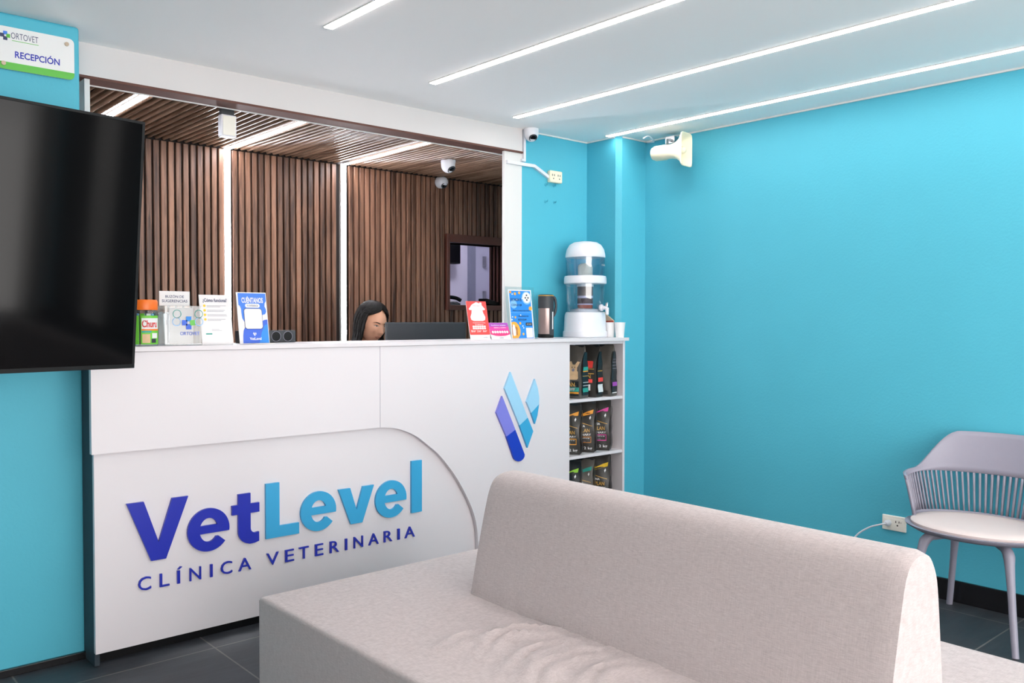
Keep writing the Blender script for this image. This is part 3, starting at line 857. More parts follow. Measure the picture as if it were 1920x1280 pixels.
# horn loudspeaker
hz = 2.275
t = thing('horn_speaker', 'cream horn loudspeaker mounted high on the teal wall', 'speaker', (4.035, 3.075, hz))
t.rotation_euler = (0, 0, math.radians(9))
bm = B(); rs = []
def rr(w, h, y, n=10, p=4):
    pts = []
    for i in range(40):
        aa = 2 * PI * i / 40; c, s = math.cos(aa), math.sin(aa); k = (abs(c) ** p + abs(s) ** p) ** (-1 / p)
        pts.append((w * c * k, y, h * s * k))
    return pts
for w_, h_, y, p in ((.041, .041, .20, 2), (.044, .044, .193, 2), (.045, .045, .13, 2), (.041, .041, .118, 2.2), (.037, .041, .09, 2.6), (.041, .049, .055, 3), (.05, .066, .026, 4), (.062, .088, .005, 6), (.066, .096, 0, 8), (.066, .096, -.006, 8),
                     (.061, .091, -.006, 8), (.05, .073, .014, 6), (.037, .052, .045, 4), (.022, .028, .08, 2), (.01, .01, .09, 2)):
    rs.append(rr(w_, h_, y, p=p))
rings(bm, rs); obj('horn', bm, 'cream', t, True)
obj('driver_cap', (lambda b: (tube(b, [(0, .2, 0), (0, .213, 0)], .037, 24), b)[-1])(B()), 'cream', t, True, bevel=.003)
bm = B(); dome(bm, (0, .02, 0), .022, .022, .022, 20, 10); obj('phase_plug', bm, 'cream', t, True)
bm = B(); tube(bm, [(0, .12, .043), (.02, .13, .075), (.08, .14, .085)], .008, 8); box(bm, .066, .11, .065, .112, .17, .105)
obj('bracket', bm, 'metal', t)
bm = tube(B(), catmull([(3.93, 3.30, 2.36), (4.0, 3.32, 2.385), (4.1, 3.36, 2.375), (4.155, 3.42, 2.385), (4.155, 3.46, 2.39)]), .004, 8)
tag(obj('speaker_cable', bm, 'white_plastic', None, True), 'thin white cable from horn loudspeaker up to the ceiling corner', 'cable')

t = thing('wall_outlet', 'cream double outlet on the teal wall below the dome camera', 'outlet', (3.628, YW, 2.153))
obj('plate', bx(-.051, -.03, -.036, .051, 0, .036), 'cream', t, bevel=.008, seg=3)
obj('socket_slots', prints([('s', rrect(cx + a, b, cx + a + .005, b + .012, .001)) for cx in (-.027, .02) for a, b in ((-.01, .002), (.006, .002))] + [('s', circ(cx, -.012, .004, 12)) for cx in (-.025, .024)], -.0305), 'dark_hole', t)
bm = B()
pts = [(3.25, 3.735, 2.2), (3.462, 3.735, 2.2), (3.578, 3.735, 2.148)]
for p, q in zip(pts, pts[1:]):
    p, q = Vector(p), Vector(q); dd = (q - p).normalized(); nrm = Vector((-dd.z, 0, dd.x)) * .009
    rings(bm, [[p - nrm + Vector((0, -.008, 0)), p + nrm + Vector((0, -.008, 0)), p + nrm + Vector((0, .009, 0)), p - nrm + Vector((0, .009, 0))],
               [q - nrm + Vector((0, -.008, 0)), q + nrm + Vector((0, -.008, 0)), q + nrm + Vector((0, .009, 0)), q - nrm + Vector((0, .009, 0))]])
tag(obj('cable_trunking', bm, 'white_plastic'), 'white cable trunking bending down to the cream double outlet', 'cable trunking')
bm = bx(3.374, 3.725, 2.215, 3.39, YW, CZ); box(bm, 3.36, 3.725, 2.215, 3.374, YW, 2.23)
tag(obj('cable_trunking', bm, 'white_plastic', bevel=.002), 'upright white cable trunking below the ceiling dome camera', 'cable trunking')
for n, (x, z, lb) in enumerate(((3.566, 2.104, 'upper left teal hook under the cream outlet'), (3.635, 2.104, 'upper right teal hook under the cream outlet'),
                                (3.566, 2.004, 'lower left teal hook under the cream outlet'), (3.637, 2.004, 'lower right teal hook under the cream outlet'))):
    t = thing('wall_hook', lb, 'hook', (x, YW, z), group='painted hooks under the outlet')
    bm = tube(B(), [(0, 0, 0), (0, -.012, 0), (0, -.018, -.004), (0, -.02, .008)], .004, 8); obj('hook', bm, 'teal', t, True)
    bm = tube(B(), [(0, 0, 0), (0, -.004, 0)], .009, 12); obj('rosette', bm, 'teal', t, True)

t = thing('wall_outlet', 'white double outlet low on the teal wall beside the armchair', 'outlet', (XR, 1.905, .313), (0, 0, -PI / 2))
obj('plate', bx(-.059, -.009, -.037, .059, 0, .037), 'outlet', t, bevel=.006, seg=3)
obj('socket_frame', bx(-.047, -.0105, -.022, .047, -.009, .022), 'outlet', t, bevel=.0008)
obj('socket_slots', prints([('s', rrect(.008, .004, .012, .014, .001)), ('s', rrect(.024, .004, .028, .014, .001)), ('s', circ(.018, -.008, .004, 12)),
                            ('s', rrect(.034, .004, .036, .012, .001))], -.0108), 'dark_hole', t)
t = thing('power_plug', 'white plug and cord in the outlet beside the armchair', 'plug', (XR, 1.905, .313), (0, 0, -PI / 2))
bm = B(); tube(bm, [(-.024, -.011, 0), (-.024, -.03, 0), (-.026, -.042, 0)], [.014, .0145, .008], 14); obj('plug_body', bm, 'white_plastic', t, True)
bm = tube(B(), catmull([(-.026, -.04, 0), (-.05, -.055, -.008), (-.1, -.055, -.03), (-.16, -.05, -.075), (-.2, -.05, -.13), (-.27, -.05, -.2), (-.33, -.05, -.28), (-.4, -.045, -.305), (-.6, -.03, -.308)], 6), .0042, 8)
obj('cord', bm, 'white_plastic', t, True)

# ------------------------------------------------------------------ things on the counter, left end
def jar():
    t = thing('treat_jar', 'clear jar with orange lid of pet treats beside the television', 'jar', (1.160, 3.50, TZ))
    r = .052
    obj('jar_body', lathe(B(), [(r * .95, 0), (r, .006), (r, .12), (r * .94, .135), (r * .8, .146)], n=36), 'jarclear', t, True)
    obj('lid', lathe(B(), [(r * .95, .14), (r * .97, .145), (r * .97, .172), (r * .9, .18)], n=48), 'orange', t, True)
    def lab(a0, a1, z0, z1, m, name, rr=1.006):
        bm = B(); n = 14
        rings(bm, [[(r * rr * math.sin(a0 + (a1 - a0) * i / n), -r * rr * math.cos(a0 + (a1 - a0) * i / n), z) for i in range(n + 1)] for z in (z0, z1)], cap=False, closed=False)
        return obj(name, bm, m, t, True)
    lab(-.55, .95, .006, .118, 'green', 'label')
    lab(-1.5, -.68, .006, .118, 'green', 'label')
    lab(-.5, .9, .066, .108, 'whiteprint', 'label_panel', 1.01)
    lab(-.5, .9, .060, .066, 'orange', 'label_stripe', 1.012)
    lab(-.5, .2, .052, .059, 'tealprint', 'label_stripe', 1.012)
    lab(-.45, .1, .012, .046, 'fawn', 'label_picture', 1.012); lab(.25, .75, .03, .05, 'paper', 'label_picture', 1.012); lab(.2, .6, .012, .028, 'textdark', 'label_picture', 1.012)
    bm = prints([('t', 'Churu', -.025, .072, .036, .1, .03)], 0)
    for v in bm.verts:
        aa = v.co.x / r; v.co = (r * 1.016 * math.sin(aa), -r * 1.016 * math.cos(aa), v.co.z)
    obj('label_word', bm, 'red', t)
    for i in range(9):
        aa = 2 * PI * i / 9
        q = bx(-.008, -.003, 0, .008, .003, .118)
        o = obj('treat_tube', q, ('green', 'whiteprint', 'lightblue')[i % 3], None)
        o.location = (1.160 + .032 * math.cos(aa), 3.50 + .032 * math.sin(aa), TZ + .008); o.rotation_euler = (0, 0, aa + PI / 2)
        tag(o, 'slim pet treat tube standing inside the orange-lidded jar', 'pet treat', 'treat tubes inside the jar')
jar()

t = thing('suggestion_box', 'clear acrylic suggestion box with white header card', 'suggestion box', (1.226, 3.46, TZ))
bm = B(); W_, D_, H_ = .146, .09, .156
box(bm, 0, 0, 0, W_, .002, H_); box(bm, 0, D_ - .002, 0, W_, D_, H_); box(bm, 0, .002, 0, .002, D_ - .002, H_); box(bm, W_ - .002, .002, 0, W_, D_ - .002, H_); box(bm, 0, 0, H_, W_, D_, H_ + .002)
obj('box_shell', bm, 'clear', t)
obj('header_card', bx(.0, .06, H_ + .002, .122, .062, .217), 'paper', t)
obj('header_words', prints([('t', 'BUZÓN DE', .024, .19, .098, .203, .012), ('t', 'SUGERENCIAS', .01, .172, .112, .183, .012)], .0595), 'text', t)
obj('inner_sheet', bx(.045, .075, .006, .142, .077, .15), 'greysheet', t)
cross(.094, .09, .036, -.0006, t, 'blueprint', 'blue3')
obj('printed_name', prints([('t', 'ORTOVET', .06, .04, .138, .054)], -.0006), 'blue3', t)
def ringp(cx, cz, r): return ('s', circ(cx, cz, r), circ(cx, cz, r * .86))
obj('printed_rings', prints([ringp(.048, .125, .017), ringp(.135, .125, .017)], -.0006), 'tealprint', t)
obj('printed_rings', prints([ringp(.046, .094, .017), ringp(.136, .094, .017)], -.0006), 'lightblue', t)

t = thing('metal_tumbler', 'small silver tumbler between treat jar and suggestion box', 'tumbler', (1.262, 3.575, TZ))
obj('cup_body', lathe(B(), [(.019, 0), (.021, .004), (.022, .13), (.020, .13), (.018, .01)], n=28), 'metal', t, True)
obj('rim', lathe(B(), [(.0222, .127), (.0232, .1295), (.0222, .132), (.0205, .132), (.0205, .127)], n=28, cap=False), 'chrome', t, True)

def stand(name, label, cat, x0, x1, y, h, tilt, board='paper', clearsheet=True, group=None, foot=.05):
    t = thing(name, label, cat, ((x0 + x1) / 2, y, TZ), (0, 0, 0), group)
    w = x1 - x0
    tilt = math.radians(tilt)
    hl = h / math.cos(tilt)
    rx = (-tilt, 0, 0)
    b = obj('board', bx(-w / 2, 0, 0, w / 2, .0025, hl), board, t, rot=rx)
    obj('foot', bx(-w / 2, 0, 0, w / 2, foot, .002), 'clear' if clearsheet else board, t)
    if clearsheet: obj('clear_sleeve', bx(-w / 2, .0027, 0, w / 2, .0045, hl), 'clear', t, rot=rx)
    def P(mm, items, lay=1, name='printed_text'):
        return obj(name, prints(items, -.0004 - .0005 * lay), mm, t, rot=rx)
    return t, w, hl, P

t, w, h, P = stand('information_stand', 'white how-it-works card stand with four yellow dots', 'sign', 1.381, 1.513, 3.475, .205, 10)
P('text', [('t', '¿Cómo funciona?', -.051, .174, .05, .193, .018)])
P('yellow', [('s', circ(-.046, .162 - .019 * i, .0052)) for i in range(4)], name='printed_dots')
P('textgrey', [rect(-.036, .162 - .019 * i, .045 - .006 * (i % 2), .1632 - .019 * i) for i in range(4)] + [rect(-.036, .157 - .019 * i, .02 + .014 * (i % 3), .1582 - .019 * i) for i in range(4)] + [rect(-.022, .062, .01, .0628), rect(-.022, .0575, .02, .0583)], name='printed_lines')
P('tealprint', [('s', rrect(-.048, .042, -.021, .047, .0024))], name='printed_tab')

t, w, h, P = stand('feedback_stand', 'blue CUENTANOS card stand with white rounded square', 'sign', 1.541, 1.675, 3.475, .219, 10)
P('blue2', [('s', [(-.06, h - .004), (.064, h - .004), (.064, .185), (.058, .175), (.056, .162), (.061, .15), (.062, .138), (.056, .128), (.045, .125), (-.04, .095), (-.048, .11), (-.05, .135), (-.05, .15), (-.053, .161), (-.06, .168)])], name='printed_shape')
P('blue3', [('s', [(-.052, .003), (.064, .003), (.064, .105), (.05, .103), (.03, .092), (-.02, .083), (-.036, .075), (-.046, .058), (-.05, .035)])], name='printed_shape')
P('blueprint', [('s', [(.02, .003), (.064, .003), (.064, .085), (.05, .08), (.034, .05)])], 2, name='printed_shape')
P('whiteprint', [('t', 'CUÉNTANOS', -.046, .176, .05, .205, .03), ('s', rrect(-.032, .156, .034, .173, .008)), ('t', 'VetLevel', -.022, .016, .03, .028, .02),
                 ('s', [(-.006, .045), (-.001, .05), (.004, .036), (.001, .033)]), ('s', [(.003, .046), (.007, .049), (.009, .042), (.006, .038)])], 3)
P('text', [('t', 'TU EXPERIENCIA', -.024, .16, .026, .168)], 4)
P('text', [('s', rrect(-.04, .063, .042, .153, .012))], 3, name='printed_border')
P('whiteprint', [('s', rrect(-.038, .065, .04, .151, .011))], 4, name='printed_square')

for i in range(4):
    o = obj('business_card', bx(-.045, -.0275, 0, .045, .0275, .0009), ('paper', 'outlet')[i % 2], None, loc=(1.607 + .003 * i, 3.425 - .002 * i, TZ + .001 * i), rot=(0, 0, .06 * i - .1))
    tag(o, 'white business card in the small pile before the blue stand', 'card', 'business cards piled on the counter')

t = thing('desk_speaker', 'long low black speaker behind the blue card stand', 'speaker', (1.60, 3.60, TZ))
obj('cabinet', bx(-.0, 0, 0, .262, .06, .055), 'darkgrey', t, bevel=.004)
for cx in (.165, .222):
    obj('driver', tube(B(), [(cx, -.0015, .028), (cx, .002, .028)], .021, 28), 'black', t)
    obj('driver_ring', (lambda b: (add_me(b, to_xz(curve_mesh([circ(cx, .028, .0225, 32), circ(cx, .028, .021, 32)], .003), -.0005)), b)[-1])(B()), 'textgrey', t)

# ------------------------------------------------------------------ things on the counter, right end
t, w, h, P = stand('payment_stand', 'red slanted payment card stand with white pouch shape', 'sign', 2.784, 2.918, 3.48, .2, 12, 'whiteprint', False)
P('red', [('s', rrect(-.067, .026, .067, h, .006))], name='printed_panel')
P('whiteprint', [('s', [(0, .2), (.022, .193), (.024, .199), (.036, .197), (.036, .183), (.055, .163), (.05, .157), (.036, .157), (.04, .14), (.05, .12), (.046, .105), (.03, .099), (-.03, .099), (-.046, .105), (-.05, .12), (-.04, .14), (-.036, .157), (-.05, .157), (-.055, .163), (-.03, .187)]),
                 ('t', 'Aceptamos todas', -.04, .086, .045, .0925), ('t', 'las billeteras', -.025, .077, .03, .0835)] +
  [('s', rrect(-.044 + .015 * i, .055 + .0105 * j, -.031 + .015 * i, .0635 + .0105 * j, .002)) for i in range(6) for j in range(2)] +
  [('t', '1', -.055, .04, -.05, .051), ('t', '2', -.018, .04, -.012, .051), ('t', '3', .02, .04, .026, .051)] +
  [rect(-.047 + .037 * i, .046, -.025 + .037 * i, .048) for i in range(3)] + [rect(-.047 + .037 * i, .041, -.03 + .037 * i, .043) for i in range(3)], 2)
P('red', [('t', 'PAGA AQUÍ', -.027, .178, .02, .183)], 3)
P('textgrey', [('t', 'medios', .02, .01, .05, .0145)], 2)

t, w, h, P = stand('payment_stand', 'low purple and pink slanted payment card beside the red one', 'sign', 2.927, 3.064, 3.48, .088, 22, 'whiteprint', False)
P('crimson', [('s', [(-.068, .028), (-.035, .02), (0, .0175), (.035, .02), (.068, .028), (.068, .05), (-.068, .05)])], name='printed_panel')
P('pink', [('s', [(-.068, .05), (.068, .05), (.068, .072), (-.068, .072)])], name='printed_panel')
P('violet', [('s', [(-.068, .072), (.068, .072), (.068, h - .001), (-.068, h - .001)])], name='printed_panel')
P('whiteprint', [('t', 'Recibimos tarjetas', -.05, .075, .05, .083), ('t', 'débito y crédito.', -.036, .061, .05, .069)] + [('s', circ(-.05 + .0168 * i, .041, .0072)) for i in range(7)], 2)
P('text', [('t', 'medios', -.012, .006, .015, .011)])

t, w, h, P = stand('poster_stand', 'blue poster with orange circles in a clear acrylic stand', 'sign', 3.066, 3.275, 3.50, .283, 7, 'clear', True)
P('whiteprint', [('s', [(-.087, .0), (.082, .0), (.082, .27), (-.087, .27)])], 0, 'printed_sheet')
P('blueprint', [rect(-.081, .003, .074, .264)], 1, 'printed_panel')
P('lightblue', [('s', circ(.044, .225, .036)), rect(-.081, .143, .074, .1445), ('s', circ(-.055, .19, .024))], 2, 'printed_circle')
P('whiteprint', [('s', circ(.044, .227, .03)), ('s', rrect(.022, .006, .07, .06, .003))] + [('s', circ(x, z, .0038, 12)) for x, z in ((-.06, .245), (-.03, .215), (.01, .222), (-.07, .12), (-.075, .105), (0, .07), (.005, .06), (-.01, .13))], 3, 'printed_circle')
P('yorange', [('s', circ(x, z, r, 18)) for x, z, r in ((-.073, .256, .007), (-.04, .247, .008), (-.008, .253, .008), (.066, .167, .012), (-.05, .118, .006), (-.018, .085, .007), (.0, .026, .007))] +
  [('s', [(-.081, .004), (-.04, .004), (-.024, .02), (-.02, .05), (-.03, .075), (-.05, .092), (-.07, .094), (-.081, .09)])], 3, 'printed_circle')
P('whiteprint', [('s', [(-.075, .02), (-.066, .015), (-.056, .02), (-.054, .045), (-.062, .075), (-.072, .08), (-.078, .06)])], 5, 'printed_dog')
P('tan', [('s', [(-.081, .025), (-.075, .02), (-.076, .06), (-.072, .08), (-.081, .07)]), ('s', [(-.054, .022), (-.042, .018), (-.04, .06), (-.052, .07), (-.058, .062), (-.054, .045)])], 4, 'printed_dog')
P('textdark', [('t', 'ESCANEA EL', -.075, .207, .006, .222), ('t', 'CÓDIGO QR', -.072, .178, .004, .194), ('t', 'PARA CONOCER MÁS Y', -.066, .151, .066, .160),
               ('t', 'Y SÍGUENOS EN', -.034, .12, .046, .13), ('t', 'INSTAGRAM', -.032, .1, .03, .11), ('s', rrect(.022, .072, .07, .089, .002)), ('s', circ(.044, .24, .005, 14)), ('s', circ(.034, .226, .005, 14)), ('s', circ(.054, .226, .005, 14)), ('s', circ(.044, .214, .005, 14))], 4)
P('whiteprint', [('t', 'QR AQUÍ', .028, .077, .064, .084)], 5)

t = thing('insulated_jug', 'black and rose steel insulated jug beside the water filter', 'jug', (3.452, 3.62, TZ))
obj('body', lathe(B(), [(.043, .012), (.045, .016), (.045, .172)], n=40), 'copper', t, True)
obj('base_ring', lathe(B(), [(.042, 0), (.046, .004), (.046, .02), (.045, .022)], n=40), 'black', t, True)
obj('lid', lathe(B(), [(.046, .17), (.046, .228), (.043, .246), (.038, .25)], n=40), 'darkgrey', t, True)
obj('lid_rim', lathe(B(), [(.044, .24), (.0465, .241), (.0465, .244), (.044, .245)], n=40), 'gold', t, True)
bm = tube(B(), catmull([(.028, -.02, .24), (.042, -.03, .228), (.047, -.034, .19), (.044, -.032, .15), (.034, -.026, .125)]), .008, 10); obj('handle', bm, 'darkgrey', t, True)
bm = B(); n = 10
rings(bm, [[(.0465 * math.sin(-.28 + 1.3 * i / n), -.0465 * math.cos(-.28 + 1.3 * i / n), z) for i in range(n + 1)] for z in (.016, .175)], cap=False, closed=False)
obj('dark_band', bm, 'darkgrey', t, True)
bm = B(); rings(bm, [[(.0472 * math.sin(.12 + .22 * i / 4), -.0472 * math.cos(.12 + .22 * i / 4), z) for i in range(5)] for z in (.05, .15)], cap=False, closed=False)
obj('level_strip', bm, 'whiteprint', t, True)

# water filter
t = thing('water_filter', 'white countertop water filter with two clear tanks', 'water filter', (3.724, 3.568, TZ))
obj('base', lathe(B(), [(.118, 0), (.122, .004), (.121, .035), (.1165, .04), (.112, .13), (.106, .148), (.1, .15)], n=56, power=2.6), 'white_plastic', t, True)
obj('lower_tank', lathe(B(), [(.1, .15), (.104, .155), (.109, .25), (.112, .318)], n=56, power=2.4, cap=False), 'tankclear', t, True)
obj('middle_ring', lathe(B(), [(.115, .316), (.119, .32), (.1185, .35), (.115, .362), (.105, .364)], n=56, power=2.4), 'white_plastic', t, True)
obj('upper_tank', lathe(B(), [(.104, .364), (.107, .37), (.11, .475)], n=56, power=2.4, cap=False), 'tankblue', t, True)
obj('lid', lathe(B(), [(.112, .472), (.1135, .476), (.1125, .49), (.106, .52), (.09, .547), (.066, .562), (.035, .567), (.01, .568)], n=56, power=2.3), 'white_plastic', t, True)
obj('ceramic_dome', lathe(B(), [(.044, .364), (.044, .415), (.04, .428), (.028, .437), (.01, .44)], n=32), 'ceramic', t, True)
obj('filter_cartridge', lathe(B(), [(.05, .3), (.05, .316)], n=32), 'white_plastic', t, True)
c = obj('cartridge', lathe(B(), [(.046, .246), (.046, .3)], n=32), 'carbon', t, True)
obj('mineral_layer', lathe(B(), [(.0462, .232), (.0462, .246)], n=32), 'lavsand', t, True)
obj('mineral_layer', lathe(B(), [(.046, .2), (.046, .232)], n=32), 'carbon', t, True)
obj('mineral_layer', lathe(B(), [(.0462, .192), (.0462, .2)], n=32), 'lavsand', t, True)
obj('mineral_layer', lathe(B(), [(.044, .172), (.046, .192)], n=32), 'redsand', t, True)
obj('cartridge_foot', lathe(B(), [(.09, .15), (.088, .166), (.05, .172)], n=32), 'white_plastic', t, True)
tp = obj('tap', (lambda b: (tube(b, [(.03, -.105, .175), (.036, -.135, .175), (.038, -.142, .17), (.038, -.142, .135)], [.01, .011, .011, .009], 14), b)[-1])(B()), 'white_plastic', t, True)
obj('tap_lever', (lambda b: (tube(b, [(.037, -.14, .182), (.037, -.14, .2), (.04, -.146, .205)], [.008, .01, .004], 12), b)[-1])(B()), 'chrome', tp, True)
obj('tap_washer', (lambda b: (tube(b, [(.028, -.098, .175), (.03, -.11, .175)], .02, 20), b)[-1])(B()), 'white_plastic', tp, True)
bm = prints([('t', 'HoMan', .0, .42, .05, .432, .01)], 0)
for v in bm.verts:
    aa = .15 + v.co.x / .11; v.co = (.118 * math.sin(aa), -.118 * math.cos(aa), v.co.z)
obj('printed_name', bm, 'whiteprint', t)

for x, y, lb, ins in ((3.862, 3.405, 'nearest white paper cup on the right end of countertop', 'whiteprint'), (3.856, 3.472, 'white paper cup with red inside, next to the water filter', 'cupred')):
    t = thing('paper_cup', lb, 'cup', (x - .012, y, TZ), group='paper cups on the countertop')
    obj('cup_wall', lathe(B(), [(.024, 0), (.032, .088), (.0305, .088), (.023, .004)], n=32), 'whiteprint', t, True)
    obj('cup_inside', lathe(B(), [(.0295, .080), (.0296, .082)], n=32), ins, t, True)
    bm = B(); tube(bm, [(.0322 * math.cos(2 * PI * i / 32), .0322 * math.sin(2 * PI * i / 32), .088) for i in range(33)], .0016, 6); obj('rim', bm, 'whiteprint', t, True)
bm = B()
rings(bm, [[(-.005, -.05, 0), (.005, -.05, 0), (.005, .05, 0), (-.005, .05, 0)], [(-.005, -.042, .1), (.005, -.042, .1), (.005, .05, .1), (-.005, .05, .1)], [(-.005, .04, .153), (.005, .04, .153), (.005, .05, .153), (-.005, .05, .153)]])
ct = obj('carton_holder', bm, 'carton', None, loc=(3.872, 3.515, TZ))
tag(ct, 'slanted tan carton holder standing behind the paper cups', 'carton')
obj('red_band', bx(-.007, -.044, .076, -.005, .05, .099), 'cupred', ct)

# ------------------------------------------------------------------ desk, monitor and receptionist
t = thing('desk', 'pale work desk behind the reception counter', 'desk', (0, 0, 0))
obj('desk_top', bx(1.3, 3.70, .715, 3.2, 4.12, .74), 'deskwood', t, bevel=.002)
for x in (1.32, 3.15): obj('side_panel', bx(x, 3.72, 0, x + .03, 4.08, .715), 'deskwood', t)

t = thing('monitor', 'dark grey computer monitor seen from behind the counter', 'monitor', (2.845, 3.95, .74))
obj('rear_shell', bx(-.272, -.012, .235, .272, .012, .545), 'darkgrey', t, bevel=.006)
obj('screen', bx(-.262, .012, .25, .262, .015, .535), 'screen', t)
bm = B(); box(bm, -.03, -.035, .01, .03, -.012, .4); obj('stand', bm, 'darkgrey', t, bevel=.004)
obj('base', bx(-.11, -.1, 0, .11, .02, .012), 'darkgrey', t, bevel=.004)

t = thing('office_stool', 'dark stool carrying the seated receptionist', 'stool', (2.69, 4.36, 0))
obj('seat', lathe(B(), [(.17, .42), (.19, .43), (.19, .465), (.16, .482)], n=32), 'black', t, True)
obj('gas_column', lathe(B(), [(.03, .06), (.03, .42)], n=20), 'chrome', t, True)
for i in range(5):
    aa = 2 * PI * i / 5; obj('leg', tube(B(), [(0, 0, .07), (.24 * math.cos(aa), .24 * math.sin(aa), .02)], .018, 8), 'black', t, True)

HX, HY, HZ = 2.668, 4.24, 1.280        # head centre
def skin_mesh(nodes, edges, sub=2):
    me = bpy.data.meshes.new('sk'); me.from_pydata([n[0] for n in nodes], edges, [])
    o = bpy.data.objects.new('sk', me); COL.objects.link(o)
    o.modifiers.new('Skin', 'SKIN'); sb = o.modifiers.new('Sub', 'SUBSURF'); sb.levels = sub; sb.render_levels = sub
    for i, n in enumerate(nodes):
        r = n[1]; me.skin_vertices[0].data[i].radius = (r, r) if not isinstance(r, tuple) else r
    me.skin_vertices[0].data[0].use_root = True
    bpy.context.view_layer.update()
    dg = bpy.context.evaluated_depsgraph_get()
    out = bpy.data.meshes.new_from_object(o.evaluated_get(dg))
    bpy.data.objects.remove(o)
    return out
bxp, byp = HX, HY + .14
def body_nodes(grow=0, part='all'):
    N = []; Eg = []; idx = {}
    def nd(k, p, r, par=None):
        idx[k] = len(N); N.append((p, r + grow)); 
        if par is not None: Eg.append((idx[par], idx[k]))
    nd('pel', (bxp, byp, .6), .115)
    if part in ('all', 'top'):
        nd('wai', (bxp, byp, .74), .105, 'pel'); nd('che', (bxp, byp - .02, .92), .115, 'wai'); nd('upc', (bxp, byp - .03, 1.02), .095, 'che')
        if part == 'all':
            nd('nek', (bxp, byp - .05, 1.1), .048, 'upc'); nd('nk2', (HX, HY + .03, 1.21), .047, 'nek')
        for s, nm in ((-1, 'l'), (1, 'r')):
            nd('sh' + nm, (bxp + s * .165, byp - .02, 1.02), .055, 'upc')
            nd('el' + nm, (bxp + s * .22, byp - .1, .8), .042, 'sh' + nm)
            nd('wr' + nm, (bxp + s * .13, byp - .22, .78), .027, 'el' + nm)
            if part == 'all':
                nd('pa' + nm, (bxp + s * .115, byp - .28, .77), .025, 'wr' + nm)
                for f, (dx, ln) in enumerate(((-.027, .055), (-.009, .07), (.009, .066), (.027, .05))):
                    nd('f%d%s' % (f, nm), (bxp + s * .112 + dx, byp - .31, .772), .009, 'pa' + nm)
                    nd('g%d%s' % (f, nm), (bxp + s * .112 + dx * 1.15, byp - .31 - ln * .6, .768), .0085, 'f%d%s' % (f, nm))
                    nd('h%d%s' % (f, nm), (bxp + s * .112 + dx * 1.2, byp - .31 - ln, .756), .0075, 'g%d%s' % (f, nm))
                nd('t0' + nm, (bxp + s * .078, byp - .27, .766), .0095, 'pa' + nm); nd('t1' + nm, (bxp + s * .06, byp - .305, .757), .0085, 't0' + nm)
    if part in ('all', 'legs'):
        for s, nm in ((-1, 'l'), (1, 'r')):
            nd('hp' + nm, (bxp + s * .09, byp - .04, .585), .085, 'pel'); nd('kn' + nm, (bxp + s * .11, byp - .4, .56), .06, 'hp' + nm)
            nd('an' + nm, (bxp + s * .11, byp - .36, .1), .036, 'kn' + nm)
            if part == 'all': nd('to' + nm, (bxp + s * .12, byp - .5, .035), .03, 'an' + nm)
    return N, Eg
N_, E_ = body_nodes()
body_me = skin_mesh(N_, E_)
# head: angle-space surface with face relief; front is -Y in head space
def hr(az, el):
    """az 0 = face front, positive to +X; el from -90 to 90 degrees -> point"""
    x = math.sin(az) * math.cos(el); y = -math.cos(az) * math.cos(el); z = math.sin(el)
    P = Vector((x * .073, y * .093, z * .108))
    zz = P.z
    if zz < 0:
        k = min(1, -zz / .108)
        P.x *= 1 - .30 * k ** 1.6
        P.y = P.y * (1 - .12 * k) - .018 * k
    if y > 0: P.y *= 1.02
    fr = max(0, -y)
    g = lambda cx, cz, sx, sz: math.exp(-((P.x - cx) / sx) ** 2 - ((zz - cz) / sz) ** 2)
    if fr > 0:
        dy = 0
        dy -= .020 * math.exp(-(P.x / .0105) ** 2) * max(0, 1 - abs(zz + .028) / .04) ** .8     # nose ridge and tip
        dy -= .008 * g(0, -.032, .016, .009)
        dy += .011 * (g(-.030, .008, .016, .011) + g(.030, .008, .016, .011))                      # sockets
        dy -= .005 * (g(-.030, .006, .011, .007) + g(.030, .006, .011, .007))                       # lids
        dy -= .004 * (g(-.03, .026, .02, .007) + g(.03, .026, .02, .007))                           # brow
        dy -= .006 * (g(-.038, -.025, .018, .018) + g(.038, -.025, .018, .018))                     # cheeks
        dy -= .008 * g(0, -.056, .018, .005) + .008 * g(0, -.066, .016, .005)                        # lips
        dy += .004 * g(0, -.061, .02, .0022)
        dy -= .009 * g(0, -.09, .018, .013)                                                         # chin
        P.y += dy * min(1, fr * 1.5)
    return P
bm = B(); rs = []
NAZ, NEL = 96, 72
for i in range(NEL + 1):
    el = -PI / 2 + PI * i / NEL; el = max(-PI / 2 + .01, min(PI / 2 - .01, el))
    rs.append([hr(2 * PI * j / NAZ, el) for j in range(NAZ)])
rings(bm, rs)
HM = Matrix.Translation((HX, HY, HZ)) @ Matrix.Rotation(math.radians(6), 4, 'Z') @ Matrix.Rotation(math.radians(16), 4, 'X') @ Matrix.Rotation(math.radians(4), 4, 'Y')
def ear(bm, s):
    pts = [(s * .071, -.002, .022), (s * .08, .014, .026), (s * .082, .02, .01), (s * .077, .012, -.012), (s * .07, .002, -.024)]
    tube(bm, catmull(pts, 3), .007, 8)
ear(bm, -1); ear(bm, 1)
bmesh.ops.transform(bm, matrix=HM, verts=bm.verts[:])
bm.from_mesh(body_me)
bmesh.ops.recalc_face_normals(bm, faces=bm.faces[:])
person = obj('person', bm, 'skin', None, True)
tag(person, 'seated person with long black hair looking down at the monitor', 'person')
